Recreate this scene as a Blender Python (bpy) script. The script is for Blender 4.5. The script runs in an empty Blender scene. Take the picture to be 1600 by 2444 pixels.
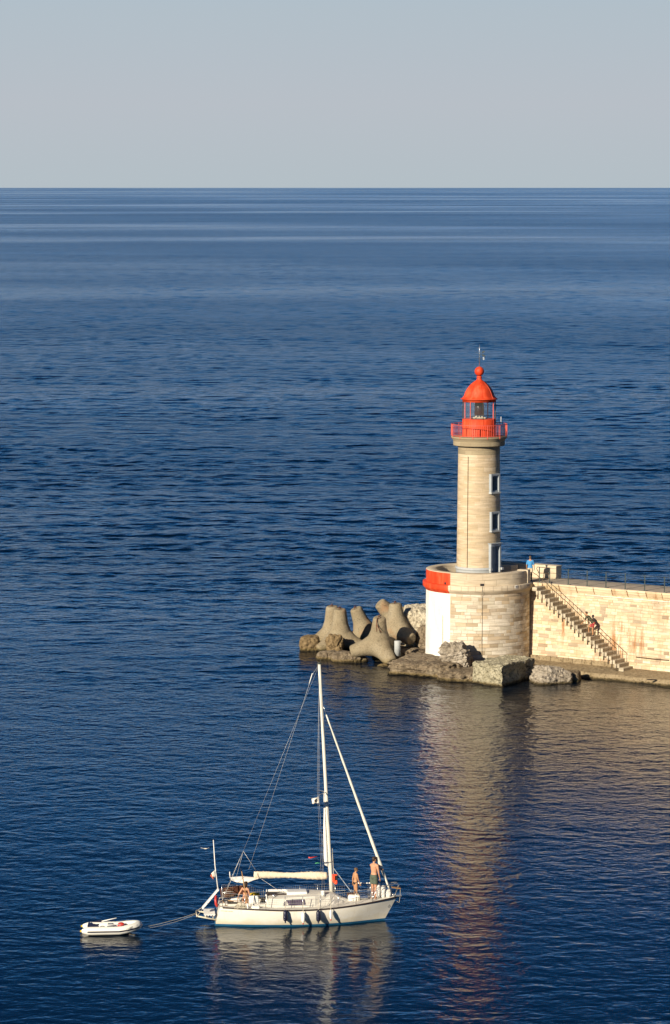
import bpy, bmesh, math, random
from mathutils import Vector, Matrix, noise, Quaternion
PI = math.pi
R = math.radians
random.seed(7)
SC = bpy.context.scene
COL = SC.collection

# ------------------------------------------------------------------ camera
F, CH, YH = 8200.0, 31.5, 443.0            # focal length (px of a 1600 px wide photo), eye height, horizon row
PITCH = math.atan((1222 - YH) / F)
cam = bpy.data.cameras.new('camera')
cam.sensor_fit = 'HORIZONTAL'; cam.sensor_width = 36; cam.lens = 36 * F / 1600
cam.clip_start = 1; cam.clip_end = 200000
camo = bpy.data.objects.new('camera', cam); COL.objects.link(camo)
camo.location = (0, 0, CH); camo.rotation_euler = (PI / 2 - PITCH, 0, 0)
SC.camera = camo

# ------------------------------------------------------------------ sky, sun, exposure
SUN_EL, SUN_AZ = 20.0, 37.0                # the sun stands behind the camera, 37 degrees to the left
SDIR = Vector((-math.sin(R(SUN_AZ)) * math.cos(R(SUN_EL)), -math.cos(R(SUN_AZ)) * math.cos(R(SUN_EL)), math.sin(R(SUN_EL))))
world = bpy.data.worlds.new('World'); SC.world = world; world.use_nodes = True
wn = world.node_tree; bg = wn.nodes['Background']
sky = wn.nodes.new('ShaderNodeTexSky'); sky.sky_type = 'NISHITA'; sky.sun_disc = False
sky.sun_elevation = R(SUN_EL); sky.sun_rotation = R(180 + SUN_AZ)
sky.altitude = 30; sky.air_density = 1.0; sky.dust_density = 0.4; sky.ozone_density = 4.0
def wnode(kind, *ins):
    nd = wn.nodes.new('ShaderNode' + kind)
    for i, v in ins:
        if isinstance(v, bpy.types.NodeSocket): wn.links.new(v, nd.inputs[i])
        else: nd.inputs[i].default_value = v
    return nd
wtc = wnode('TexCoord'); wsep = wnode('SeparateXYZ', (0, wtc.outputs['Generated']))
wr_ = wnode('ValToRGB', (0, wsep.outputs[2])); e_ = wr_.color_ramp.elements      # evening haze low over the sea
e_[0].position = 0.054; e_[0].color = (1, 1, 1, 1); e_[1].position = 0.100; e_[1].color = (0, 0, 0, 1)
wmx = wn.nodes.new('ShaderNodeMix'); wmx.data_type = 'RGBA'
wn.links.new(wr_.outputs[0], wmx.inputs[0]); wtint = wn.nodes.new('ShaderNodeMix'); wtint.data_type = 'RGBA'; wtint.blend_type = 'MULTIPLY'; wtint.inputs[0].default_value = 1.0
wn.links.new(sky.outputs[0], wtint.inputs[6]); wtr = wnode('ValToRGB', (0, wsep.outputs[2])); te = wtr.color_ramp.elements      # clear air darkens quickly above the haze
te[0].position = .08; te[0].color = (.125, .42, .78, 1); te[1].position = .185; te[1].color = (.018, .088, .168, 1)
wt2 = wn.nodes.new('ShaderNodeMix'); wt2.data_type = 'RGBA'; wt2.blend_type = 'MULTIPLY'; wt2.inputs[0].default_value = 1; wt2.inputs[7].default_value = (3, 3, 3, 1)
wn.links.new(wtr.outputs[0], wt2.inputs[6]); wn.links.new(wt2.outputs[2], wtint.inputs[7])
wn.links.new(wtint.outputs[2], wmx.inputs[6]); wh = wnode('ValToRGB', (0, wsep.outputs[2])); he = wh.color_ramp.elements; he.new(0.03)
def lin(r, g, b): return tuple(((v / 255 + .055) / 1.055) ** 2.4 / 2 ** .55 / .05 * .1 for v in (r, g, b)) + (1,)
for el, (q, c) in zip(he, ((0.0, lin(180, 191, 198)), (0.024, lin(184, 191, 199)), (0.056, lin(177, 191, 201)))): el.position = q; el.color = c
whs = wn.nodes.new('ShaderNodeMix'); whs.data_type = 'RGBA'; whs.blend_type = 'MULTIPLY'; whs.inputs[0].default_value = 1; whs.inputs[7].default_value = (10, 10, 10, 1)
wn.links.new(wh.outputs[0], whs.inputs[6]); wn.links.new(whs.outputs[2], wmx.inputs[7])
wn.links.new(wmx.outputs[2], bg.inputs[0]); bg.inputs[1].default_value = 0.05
sl = bpy.data.lights.new('sun', 'SUN'); sl.energy = 4.9; sl.angle = R(0.5); sl.color = (1.0, 0.87, 0.68)
slo = bpy.data.objects.new('sun', sl); COL.objects.link(slo)
slo.rotation_euler = (-SDIR).to_track_quat('-Z', 'Y').to_euler(); slo.location = (-60, -60, 80)
SC.view_settings.view_transform = 'Standard'; SC.view_settings.look = 'None'
SC.view_settings.exposure = 0.55; SC.view_settings.gamma = 1.0
SC.cycles.max_bounces = 6; SC.cycles.transparent_max_bounces = 8
SC.cycles.caustics_reflective = False; SC.cycles.caustics_refractive = False

# ------------------------------------------------------------------ pixel -> place
def ray(px, py):
    u = (px - 800) / F; v = (1222 - py) / F
    return Vector((u, math.cos(PITCH) + v * math.sin(PITCH), -math.sin(PITCH) + v * math.cos(PITCH)))
def atz(px, py, z):
    d = ray(px, py); return Vector((0, 0, CH)) + d * ((z - CH) / d.z)
def aty(px, py, Y):
    d = ray(px, py); return Vector((0, 0, CH)) + d * (Y / d.y)

# ------------------------------------------------------------------ materials
class NT:
    def __init__(s, name):
        s.m = bpy.data.materials.new(name); s.m.use_nodes = True
        s.t = s.m.node_tree; s.p = s.t.nodes['Principled BSDF']; s.out = s.t.nodes['Material Output']
    def n(s, kind, **kw):
        nd = s.t.nodes.new('ShaderNode' + kind)
        for k, v in kw.items():
            if k in nd.inputs: s.set(nd.inputs[k], v)
            else: setattr(nd, k, v)
        return nd
    def set(s, sock, v):
        if isinstance(v, bpy.types.NodeSocket): s.t.links.new(v, sock)
        elif isinstance(v, bpy.types.Node): s.t.links.new(v.outputs[0], sock)
        else:
            try: sock.default_value = v
            except Exception: sock.default_value = tuple(v) + (1,)
    def math(s, op, a, b=None, c=None):
        nd = s.t.nodes.new('ShaderNodeMath'); nd.operation = op
        for i, v in enumerate((a, b, c)):
            if v is not None: s.set(nd.inputs[i], v)
        return nd.outputs[0]
    def mix(s, fac, a, b, mode='MIX'):
        nd = s.t.nodes.new('ShaderNodeMix'); nd.data_type = 'RGBA'; nd.blend_type = mode
        s.set(nd.inputs[0], fac); s.set(nd.inputs[6], a); s.set(nd.inputs[7], b); return nd.outputs[2]
    def ramp(s, fac, *stops):
        nd = s.t.nodes.new('ShaderNodeValToRGB'); e = nd.color_ramp.elements
        while len(e) < len(stops): e.new(0.5)
        for el, (p, c) in zip(e, stops):
            el.position = p; el.color = (c if len(c) == 4 else tuple(c) + (1,)) if hasattr(c, '__len__') else (c, c, c, 1)
        s.set(nd.inputs[0], fac); return nd.outputs[0]
    def pos(s, scale=(1, 1, 1), rot=(0, 0, 0), obj=True):
        tc = s.t.nodes.new('ShaderNodeTexCoord') if obj else s.t.nodes.new('ShaderNodeNewGeometry')
        mp = s.n('Mapping'); mp.inputs['Scale'].default_value = scale; mp.inputs['Rotation'].default_value = rot
        s.t.links.new(tc.outputs['Object' if obj else 'Position'], mp.inputs[0]); return mp.outputs[0]
    def noise(s, scale, detail=3, rough=0.5, vec=None, dist=0.0):
        nd = s.n('TexNoise'); nd.inputs['Scale'].default_value = scale; nd.inputs['Detail'].default_value = detail
        nd.inputs['Roughness'].default_value = rough; nd.inputs['Distortion'].default_value = dist
        if vec is not None: s.t.links.new(vec, nd.inputs['Vector'])
        return nd.outputs[0]
    def bump(s, h, strength=1.0, dist=0.02):
        nd = s.n('Bump'); nd.inputs['Strength'].default_value = strength; nd.inputs['Distance'].default_value = dist
        s.set(nd.inputs['Height'], h); s.set(s.p.inputs['Normal'], nd.outputs[0]); return nd
    def fin(s, color, rough=0.7, metal=0.0, spec=0.5):
        s.set(s.p.inputs['Base Color'], color); s.set(s.p.inputs['Roughness'], rough)
        s.p.inputs['Metallic'].default_value = metal; s.p.inputs['Specular IOR Level'].default_value = spec
        return s.m

def plain(name, c, rough=0.6, var=0.12, scale=6.0, metal=0.0, spec=0.5, bump=0.0):
    t = NT(name); v = t.pos(obj=False)
    n1 = t.noise(scale, 4, 0.6, v)
    lo = tuple(x * (1 - var) for x in c); hi = tuple(min(1, x * (1 + var)) for x in c)
    col = t.ramp(n1, (0.3, lo), (0.7, hi))
    if bump: t.bump(t.noise(scale * 4, 3, 0.6, v), 0.6, bump)
    return t.fin(col, rough, metal, spec)

def stone_mat(name, cols, stain=0.4, rust=0.0, seam=(0.20, 0.15, 0.10), dirt=(0.24, 0.19, 0.13)):
    t = NT(name); at = t.n('Attribute'); at.attribute_name = 'tint'
    sep = t.n('SeparateColor'); t.t.links.new(at.outputs['Color'], sep.inputs[0])
    k = len(cols) - 1
    base = t.ramp(sep.outputs[0], *[(i / k, c) for i, c in enumerate(cols)])
    v = t.pos(obj=False); v2 = t.pos((0.6, 0.6, 7), obj=False)
    veins = t.noise(1.6, 4, 0.6, v2)
    base = t.mix(t.ramp(veins, (0.40, 0.0), (0.66, 0.75)), base, t.mix(0.6, base, dirt), 'MIX')
    fine = t.noise(9, 5, 0.65, v)
    base = t.mix(t.ramp(fine, (0.35, 0.0), (0.62, 0.0), (0.75, stain)), base, dirt)
    big = t.noise(0.55, 4, 0.6, v)
    base = t.mix(t.ramp(big, (0.5, 0.0), (0.72, stain * 0.8)), base, (0.30, 0.23, 0.15, 1))
    if rust:
        v3 = t.pos((2.2, 2.2, 0.35), obj=False)
        r1 = t.noise(1.0, 5, 0.65, v3); r2 = t.noise(0.35, 2, 0.5, v)
        f = t.math('MULTIPLY', t.ramp(r1, (0.52, 0.0), (0.66, rust)), t.ramp(r2, (0.42, 0.0), (0.6, 1.0)))
        base = t.mix(f, base, (0.36, 0.17, 0.07, 1))
    base = t.mix(sep.outputs[1], base, seam + (1,))
    t.bump(fine, 0.5, 0.02)
    return t.fin(base, 0.9, 0, 0.2)

MAT = {}
MAT['tower'] = stone_mat('tower_limestone', [(.52, .41, .26), (.57, .46, .31), (.60, .49, .34), (.63, .52, .37), (.54, .42, .27)], 0.3, seam=(.36, .27, .17))
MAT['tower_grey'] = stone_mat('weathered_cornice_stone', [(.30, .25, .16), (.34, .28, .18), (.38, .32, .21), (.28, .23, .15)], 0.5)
MAT['bastion'] = stone_mat('bastion_stone', [(.58, .52, .40), (.69, .62, .50), (.75, .68, .56), (.67, .59, .46), (.79, .72, .60), (.48, .40, .30), (.64, .50, .33), (.36, .29, .20)], 0.6, seam=(.30, .24, .16))
MAT['parapet'] = stone_mat('parapet_stone', [(.60, .50, .36), (.67, .57, .42), (.71, .62, .47)], 0.3)
MAT['wall'] = stone_mat('jetty_stone', [(.60, .46, .29), (.72, .58, .40), (.78, .66, .48), (.70, .55, .36), (.80, .69, .52), (.34, .26, .18)], 0.7, 0.9, seam=(.34, .24, .14))
MAT['cornice'] = stone_mat('cornice_stone', [(.66, .51, .31), (.72, .57, .36), (.76, .62, .42)], 0.3, 0.9, seam=(.26, .13, .05))
MAT['step'] = stone_mat('step_stone', [(.42, .37, .27), (.50, .44, .33), (.55, .48, .36)], 0.4)
MAT['walk'] = plain('walkway_concrete', (.46, .39, .30), .9, .2, 1.5, bump=.01, spec=.2)
def red_mat():
    t = NT('weathered_red_paint'); v = t.pos((2.5, 2.5, .6), obj=False); n1 = t.noise(1.0, 5, .65, v); n2 = t.noise(7, 5, .7, t.pos((1, 1, .35), obj=False))
    c = t.ramp(n1, (.34, (.52, .040, .010)), (.5, (.66, .060, .015)), (.66, (.70, .105, .040)))
    c = t.mix(t.ramp(n2, (.58, 0.0), (.74, .55)), c, (.34, .05, .02, 1)); t.bump(n2, .5, .006)
    return t.fin(c, t.ramp(n2, (.3, .45), (.7, .7)), 0, .35)
MAT['red'] = red_mat()
MAT['redrail'] = plain('faded_red_rail_paint', (.62, .10, .07), .5, .15, 6)
def limewash():
    t = NT('white_limewash'); n1 = t.noise(1.0, 5, .65, t.pos((2, 2, .5), obj=False)); n2 = t.noise(5, 5, .7, t.pos(obj=False))
    g = t.n('NewGeometry'); sp = t.n('SeparateXYZ'); t.t.links.new(g.outputs['Position'], sp.inputs[0])
    c = t.ramp(n1, (.35, (.70, .67, .60)), (.55, (.79, .77, .72)))
    c = t.mix(t.ramp(n2, (.60, 0.0), (.75, .5)), c, (.52, .45, .34, 1))
    c = t.mix(t.ramp(t.math('ADD', sp.outputs[2], t.math('MULTIPLY', n2, 1.2)), (.9, .7), (2.2, 0.0)), c, (.55, .47, .32, 1)); t.bump(n2, .6, .012)
    return t.fin(c, .9, 0, .2)
MAT['white_paint'] = limewash()
MAT['greypaint'] = plain('blue_grey_trim_paint', (.32, .36, .39), .7, .08, 4)
MAT['door'] = plain('slate_blue_door_paint', (.17, .22, .28), .55, .08, 3)
MAT['lighttrim'] = plain('pale_grey_trim_paint', (.40, .42, .42), .7, .06, 4)
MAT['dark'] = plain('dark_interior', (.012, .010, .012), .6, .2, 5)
MAT['lens'] = plain('dark_red_lens_cover', (.03, .008, .008), .3, .2, 5)
MAT['iron'] = plain('grey_green_iron', (.05, .065, .06), .5, .2, 9)
MAT['rustiron'] = plain('brown_rusted_iron', (.075, .05, .025), .8, .35, 12)
MAT['pipe'] = plain('dull_zinc_pipe', (.20, .18, .13), .7, .2, 6)
MAT['rust'] = plain('orange_rust', (.12, .04, .02), .85, .35, 14)
MAT['steel'] = plain('stainless_steel', (.62, .62, .60), .25, .05, 8, metal=.8)
MAT['wire'] = plain('rigging_wire', (.55, .55, .52), .4, .1, 8, metal=.3)
def gelcoat():
    t = NT('cream_white_gelcoat'); n1 = t.noise(1.2, 4, .6, t.pos((1, 1, 2), obj=False)); n2 = t.noise(2.0, 5, .7, t.pos((3, 3, .4), obj=False))
    g = t.n('NewGeometry'); sp = t.n('SeparateXYZ'); t.t.links.new(g.outputs['Position'], sp.inputs[0])
    c = t.ramp(n1, (.3, (.75, .71, .60)), (.65, (.81, .78, .69)))
    c = t.mix(t.ramp(n2, (.55, 0.0), (.72, .35)), c, (.55, .48, .34, 1))
    c = t.mix(t.ramp(t.math('ADD', sp.outputs[2], t.math('MULTIPLY', t.math('SUBTRACT', n1, .5), .5)), (.12, .55), (.38, 0.0)), c, (.62, .53, .33, 1))
    return t.fin(c, .3, 0, .5)
MAT['gelcoat'] = gelcoat()
MAT['deckp'] = plain('chalky_deck_paint', (.66, .63, .56), .65, .07, 5, bump=.002)
MAT['bootblue'] = plain('blue_antifouling', (.010, .105, .22), .5, .15, 3)
MAT['darktrim'] = plain('dark_teak_rubrail', (.03, .018, .018), .5, .3, 8)
MAT['navy'] = plain('navy_rubber', (.010, .012, .035), .35, .2, 8)
MAT['whiteplastic'] = plain('white_vinyl', (.82, .81, .76), .4, .04, 5)
MAT['canvas'] = plain('cream_sail_canvas', (.72, .62, .46), .9, .10, 7, bump=.012)
MAT['sail'] = plain('white_sailcloth', (.82, .80, .74), .75, .05, 5, bump=.008)
MAT['alu'] = plain('cream_painted_spar', (.74, .72, .62), .38, .04, 3)
MAT['brownc'] = plain('brown_canvas', (.065, .018, .007), .85, .25, 4, bump=.01)
MAT['yellow'] = plain('yellow_fabric', (.66, .44, .015), .7, .15, 9)
MAT['orange'] = plain('orange_vest_fabric', (.80, .09, .03), .6, .15, 9)
MAT['redbuoy'] = plain('red_plastic', (.55, .045, .035), .4, .15, 6)
MAT['winglass'] = plain('smoky_violet_acrylic', (.075, .055, .095), .2, .25, 20)
MAT['wood'] = plain('varnished_wood', (.36, .20, .07), .5, .2, 8)
MAT['rope'] = plain('pale_rope', (.60, .55, .42), .9, .15, 20)
MAT['pvc'] = plain('white_hypalon', (.80, .78, .70), .5, .04, 3)
MAT['greyt'] = plain('grey_lettering', (.42, .41, .37), .7, .1, 20)
MAT['brownt'] = plain('gold_brown_lettering', (.52, .36, .17), .7, .1, 20)
MAT['skin'] = plain('fair_skin', (.52, .27, .16), .55, .08, 8, spec=.3)  # even skin tone with slight random variation
MAT['skin2'] = plain('tanned_skin', (.46, .24, .12), .55, .08, 8, spec=.3)
MAT['hair'] = plain('dark_brown_hair', (.035, .018, .010), .6, .4, 30)
MAT['hairl'] = plain('light_brown_hair', (.13, .075, .03), .6, .4, 30)
MAT['green'] = plain('grey_green_cotton', (.075, .10, .072), .85, .15, 10)
MAT['blueshirt'] = plain('bright_blue_cotton', (.06, .27, .56), .85, .12, 10)
MAT['beige'] = plain('beige_cotton', (.55, .46, .32), .85, .1, 10)
MAT['black'] = plain('black_cotton', (.012, .012, .014), .85, .2, 10)
MAT['redshort'] = plain('red_white_cotton', (.62, .06, .07), .85, .2, 14)
MAT['flagw'] = plain('white_flag_cloth', (.76, .70, .60), .85, .05, 8)
MAT['flagr'] = plain('faded_red_flag_cloth', (.50, .13, .07), .85, .12, 8)
MAT['flagb'] = plain('dark_blue_flag_cloth', (.03, .04, .12), .85, .12, 8)
MAT['ribbon_g'] = plain('green_ribbon', (.08, .40, .16), .7, .05, 8)
MAT['feather'] = plain('white_feathers', (.80, .76, .62), .8, .06, 20)

def camo_mat():
    t = NT('camouflage_cotton'); n1 = t.noise(11, 1, .5, t.pos(obj=False))
    return t.fin(t.ramp(n1, (.40, (.012, .014, .010)), (.48, (.05, .055, .03)), (.56, (.20, .18, .10)), (.62, (.015, .015, .012))), .9)
MAT['camo'] = camo_mat()

def rock_mat(name, cols, dark, algae=0.3):
    algae *= .6
    t = NT(name); v = t.pos(obj=False); n1 = t.noise(1.3, 6, .65, v); n2 = t.noise(5.5, 6, .7, v)
    k = len(cols) - 1
    c = t.ramp(n1, *[(0.3 + 0.4 * i / k, q) for i, q in enumerate(cols)])
    c = t.mix(t.ramp(n2, (.50, 0.0), (.64, .85)), c, dark)
    vo = t.n('TexVoronoi'); vo.inputs['Scale'].default_value = 4.0; t.t.links.new(v, vo.inputs['Vector'])
    c = t.mix(t.ramp(vo.outputs['Distance'], (.0, .55), (.22, 0.0)), c, tuple(x * .35 for x in dark[:3]) + (1,))
    g = t.n('NewGeometry'); sp = t.n('SeparateXYZ'); t.t.links.new(g.outputs['Position'], sp.inputs[0])
    zz = t.math('ADD', sp.outputs[2], t.math('MULTIPLY', t.math('SUBTRACT', n2, .5), .35))
    c = t.mix(t.ramp(zz, (0.0, 1.0), (algae * .55, .75), (algae, 0.0)), c, t.mix(n2, (.10, .07, .025, 1), (.27, .20, .08, 1)))
    c = t.mix(t.ramp(zz, (0.06, .9), (.17, 0.0)), c, (.022, .018, .010, 1))      # wet band at the waterline
    t.bump(t.math('ADD', n2, t.math('MULTIPLY', vo.outputs['Distance'], .5)), 1.0, .12)
    return t.fin(c, .9, 0, .25)
MAT['rock'] = rock_mat('shore_rock', [(.13, .10, .065), (.23, .18, .12), (.35, .29, .20)], (.06, .045, .03, 1), .45)
MAT['rock_pale'] = rock_mat('pale_limestone_boulder', [(.46, .40, .29), (.58, .52, .39), (.66, .60, .47)], (.14, .11, .075, 1), .3)
MAT['rock_pit'] = rock_mat('pitted_grey_rock', [(.24, .20, .145), (.38, .33, .26), (.50, .45, .37)], (.06, .045, .035, 1), .3)
MAT['rock_brown'] = rock_mat('brown_shore_rock', [(.15, .105, .055), (.23, .165, .085), (.30, .22, .12)], (.07, .045, .02, 1), .5)
MAT['block'] = rock_mat('rough_concrete_block', [(.30, .27, .18), (.42, .385, .27), (.48, .44, .32)], (.12, .105, .065, 1), .4)
MAT['quay'] = rock_mat('weathered_quay_stone', [(.26, .20, .12), (.33, .26, .16), (.38, .30, .19)], (.15, .11, .06, 1), .3)

def tetra_mat():
    t = NT('tetrapod_concrete'); v = t.pos(obj=False)
    n1 = t.noise(1.1, 5, .6, v); n2 = t.noise(14, 4, .7, v); n3 = t.noise(.6, 3, .5, v)
    c = t.ramp(n1, (.3, (.24, .195, .125)), (.5, (.30, .25, .165)), (.7, (.35, .30, .21)))
    c = t.mix(t.ramp(n2, (.48, 0.0), (.66, .6)), c, (.11, .088, .055, 1))
    c = t.mix(t.ramp(n3, (.60, 0.0), (.75, .5)), c, (.42, .20, .085, 1))
    g = t.n('NewGeometry'); sp = t.n('SeparateXYZ'); t.t.links.new(g.outputs['Position'], sp.inputs[0])
    c = t.mix(t.ramp(sp.outputs[2], (0.05, .8), (.5, 0.0)), c, (.20, .15, .05, 1))
    c = t.mix(t.ramp(sp.outputs[2], (0.10, .9), (.24, 0.0)), c, (.025, .02, .01, 1))
    n5 = t.noise(2.2, 6, .75, v); c = t.mix(t.ramp(n5, (.56, 0.0), (.66, .55)), c, (.095, .075, .045, 1))
    t.bump(t.math('ADD', n2, n5), .8, .04)
    return t.fin(c, .9, 0, .2)
MAT['tetra'] = tetra_mat()

def glass_mat():
    t = NT('lantern_glass'); tr = t.n('BsdfTransparent'); mx = t.n('MixShader'); mx.inputs[0].default_value = .06
    t.t.links.new(tr.outputs[0], mx.inputs[1]); t.t.links.new(t.p.outputs[0], mx.inputs[2]); t.t.links.new(mx.outputs[0], t.out.inputs[0])
    return t.fin((.55, .62, .62, 1), .08)
MAT['glass'] = glass_mat()

def water_mat():
    t = NT('sea_water')
    def wave(lam, ang, stretch, detail, seedoff, dist=0.3):
        mp = t.pos((1 / (lam * stretch), 1 / lam, 1), (0, 0, R(ang)))
        ad = t.n('VectorMath', operation='ADD'); t.t.links.new(mp, ad.inputs[0]); ad.inputs[1].default_value = (seedoff, seedoff * .7, seedoff * .3)
        return t.noise(1.0, detail, .5, ad.outputs[0], dist)
    g = t.n('NewGeometry'); sp = t.n('SeparateXYZ'); t.t.links.new(g.outputs['Position'], sp.inputs[0])
    # sheltered harbour water in front of the jetty, wind waves beyond it
    yy = t.math('ADD', sp.outputs[1], t.math('MULTIPLY', sp.outputs[0], .55))
    open_sea = t.n('MapRange'); t.set(open_sea.inputs[0], yy)
    for i, v in enumerate((178, 262, 0.22, 1.0)): open_sea.inputs[i + 1].default_value = v
    open_sea.interpolation_type = 'SMOOTHSTEP'
    g1 = t.noise(1.0, 4, .6, t.pos((1 / 300, 1 / 110, 1), (0, 0, R(5))))
    g2 = t.noise(1.0, 5, .65, t.pos((1 / 1000, 1 / 480, 1), (0, 0, R(-3))))
    gust = t.ramp(t.math('ADD', t.math('MULTIPLY', g1, .5), t.math('MULTIPLY', g2, .5)), (.38, .35), (.5, 1.0), (.62, 1.45))
    amp = t.math('MULTIPLY', open_sea.outputs[0], gust)
    calm = t.n('MapRange'); t.set(calm.inputs[0], yy)
    for i, v in enumerate((150, 280, .55, 1.7)): calm.inputs[i + 1].default_value = v
    ripple = t.math('ADD', t.math('MULTIPLY', wave(.62, 10, 1.1, 2, 1.3, .5), .070), t.math('MULTIPLY', wave(.25, -20, 1.15, 2, 5.9), .022))
    chop = t.math('MULTIPLY', t.math('MULTIPLY', wave(1.5, -6, 1.1, 2, 7.7, .4), .125), t.math('MULTIPLY', open_sea.outputs[0], open_sea.outputs[0]))
    ripple = t.math('ADD', ripple, chop)
    h = t.math('MULTIPLY', ripple, t.math('MULTIPLY', calm.outputs[0], t.math('ADD', t.math('MULTIPLY', gust, .7), .3)))
    b = t.bump(h, 1.0, 1.0)
    t.p.inputs['IOR'].default_value = 1.333; t.p.inputs['Specular Tint'].default_value = (.86, 1.0, .84, 1)
    far = t.n('MapRange'); t.set(far.inputs[0], t.math('LOGARITHM', sp.outputs[1], 10))      # waves too small to see far out act as roughness
    for i, v in enumerate((2.15, 2.8, .20, .19)): far.inputs[i + 1].default_value = v
    g3 = t.noise(1.0, 5, .7, t.pos((1 / 3600, 1 / 1900, 1), (0, 0, R(2))))
    slick = t.ramp(t.math('ADD', t.math('MULTIPLY', g2, .55), t.math('MULTIPLY', g3, .45)), (.42, .66), (.5, 1.0), (.58, 1.14))
    return t.fin((.0006, .0050, .014, 1), t.math('MULTIPLY', far.outputs[0], slick), 0, .5)
MAT['water'] = water_mat()

# ------------------------------------------------------------------ mesh helpers
class MB:
    def __init__(s):
        s.b = bmesh.new(); s.tint = s.b.loops.layers.float_color.new('tint'); s.mi = 0
    def face(s, vs, tint=(.5, 0, 0, 1), smooth=False):
        try: f = s.b.faces.new(vs)
        except ValueError: return None
        f.material_index = s.mi; f.smooth = smooth
        for l in f.loops: l[s.tint] = tint
        return f
    def v(s, *c): return s.b.verts.new(c if len(c) == 3 else c[0])
    def quad(s, a, b, c, d, tint=(.5, 0, 0, 1)): return s.face([s.v(x) for x in (a, b, c, d)], tint)
    def poly(s, pts, tint=(.5, 0, 0, 1)): return s.face([s.v(x) for x in pts], tint)
    def grid(s, rows, closed=False, smooth=True, tint=(.5, 0, 0, 1), cap0=False, cap1=False):
        vv = [[s.v(p) for p in r] for r in rows]; n = len(rows[0])
        for a, b in zip(vv, vv[1:]):
            for j in range(n if closed else n - 1):
                s.face([a[j], a[(j + 1) % n], b[(j + 1) % n], b[j]], tint, smooth)
        if cap0: s.face(list(reversed(vv[0])), tint)
        if cap1: s.face(vv[-1], tint)
        return vv
    def box(s, c, size, rot=None, tint=None, bevel=0.0):
        c = Vector(c); h = Vector(size) / 2; m = rot.to_3x3() if rot is not None else Matrix.Identity(3)
        tint = tint or (random.random(), 0, 0, 1)
        vs = []
        if bevel <= 0:
            P = [s.v(c + m @ Vector((sx * h.x, sy * h.y, sz * h.z))) for sz in (-1, 1) for sy in (-1, 1) for sx in (-1, 1)]
            for f in ((0, 2, 3, 1), (4, 5, 7, 6), (0, 1, 5, 4), (2, 6, 7, 3), (0, 4, 6, 2), (1, 3, 7, 5)): s.face([P[i] for i in f], tint)
            return
        b = min(bevel, min(h) * .9)
        rows = []
        for z, i in ((-h.z, b), (-h.z + b, 0), (h.z - b, 0), (h.z, b)):
            x, y = h.x - i, h.y - i; k = b * .6
            ring = [(-x + k, -y), (x - k, -y), (x, -y + k), (x, y - k), (x - k, y), (-x + k, y), (-x, y - k), (-x, -y + k)]
            rows.append([c + m @ Vector((p[0], p[1], z)) for p in ring])
        s.grid(rows, True, False, tint, True, True)
    def bar(s, a, b, w, h=None, tint=(.5, 0, 0, 1)):
        a, b = Vector(a), Vector(b); d = b - a
        q = d.to_track_quat('Z', 'Y').to_matrix()
        s.box((a + b) / 2, (w, h or w, d.length), q, tint)
    def tube(s, pts, rad, n=8, cap=True, tint=(.5, 0, 0, 1)):
        pts = [Vector(p) for p in pts]; rad = rad if hasattr(rad, '__len__') else [rad] * len(pts)
        rows = []; up = None
        for i, p in enumerate(pts):
            d = (pts[min(i + 1, len(pts) - 1)] - pts[max(i - 1, 0)]).normalized()
            if up is None: up = Vector((0, 0, 1)) if abs(d.z) < .9 else Vector((0, 1, 0))
            x = d.cross(up).normalized(); y = x.cross(d).normalized(); up = y
            rows.append([p + (x * math.cos(2 * PI * k / n) + y * math.sin(2 * PI * k / n)) * rad[i] for k in range(n)])
        s.grid(rows, True, True, tint, cap, cap)
    def lathe(s, prof, o=(0, 0, 0), n=48, a0=-PI, a1=PI, smooth=True, tint=(.5, 0, 0, 1)):
        o = Vector(o); full = abs(a1 - a0 - 2 * PI) < 1e-6; m = n if full else n + 1
        rows = [[o + Vector((r * math.sin(a0 + (a1 - a0) * k / n), -r * math.cos(a0 + (a1 - a0) * k / n), z)) for k in range(m)] for r, z in prof]
        s.grid(rows, full, smooth, tint)
    def ell(s, c, r, rot=None, n=12, tint=(.5, 0, 0, 1)):
        c = Vector(c); m = rot.to_3x3() if rot is not None else Matrix.Identity(3); r = r if hasattr(r, '__len__') else (r, r, r)
        rows = []
        for i in range(n + 1):
            t = PI * i / n; q = max(math.sin(t), 1e-3)
            rows.append([c + m @ Vector((r[0] * q * math.cos(2 * PI * k / n), r[1] * q * math.sin(2 * PI * k / n), r[2] * -math.cos(t))) for k in range(n)])
        s.grid(rows, True, True, tint, True, True)
    def cap(s, a, b, ra, rb, n=10):
        a, b = Vector(a), Vector(b); d = (b - a); L = d.length or 1e-4; d = d / L
        pts, rs = [], []
        for k in (-.98, -.7, -.35, 0): pts.append(a + d * ra * k); rs.append(ra * math.sqrt(1 - k * k))
        for k in (0, .35, .7, .98): pts.append(b + d * rb * k); rs.append(rb * math.sqrt(1 - k * k))
        s.tube(pts, rs, n)
    def build(s, name, mats, parent=None, fix=True, loc=None):
        if fix: bmesh.ops.recalc_face_normals(s.b, faces=s.b.faces)
        me = bpy.data.meshes.new(name); s.b.to_mesh(me); s.b.free()
        for m in (mats if isinstance(mats, (list, tuple)) else [mats]): me.materials.append(MAT[m])
        o = bpy.data.objects.new(name, me); COL.objects.link(o)
        if parent is not None: o.parent = parent
        if loc is not None: o.location = loc
        return o

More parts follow.
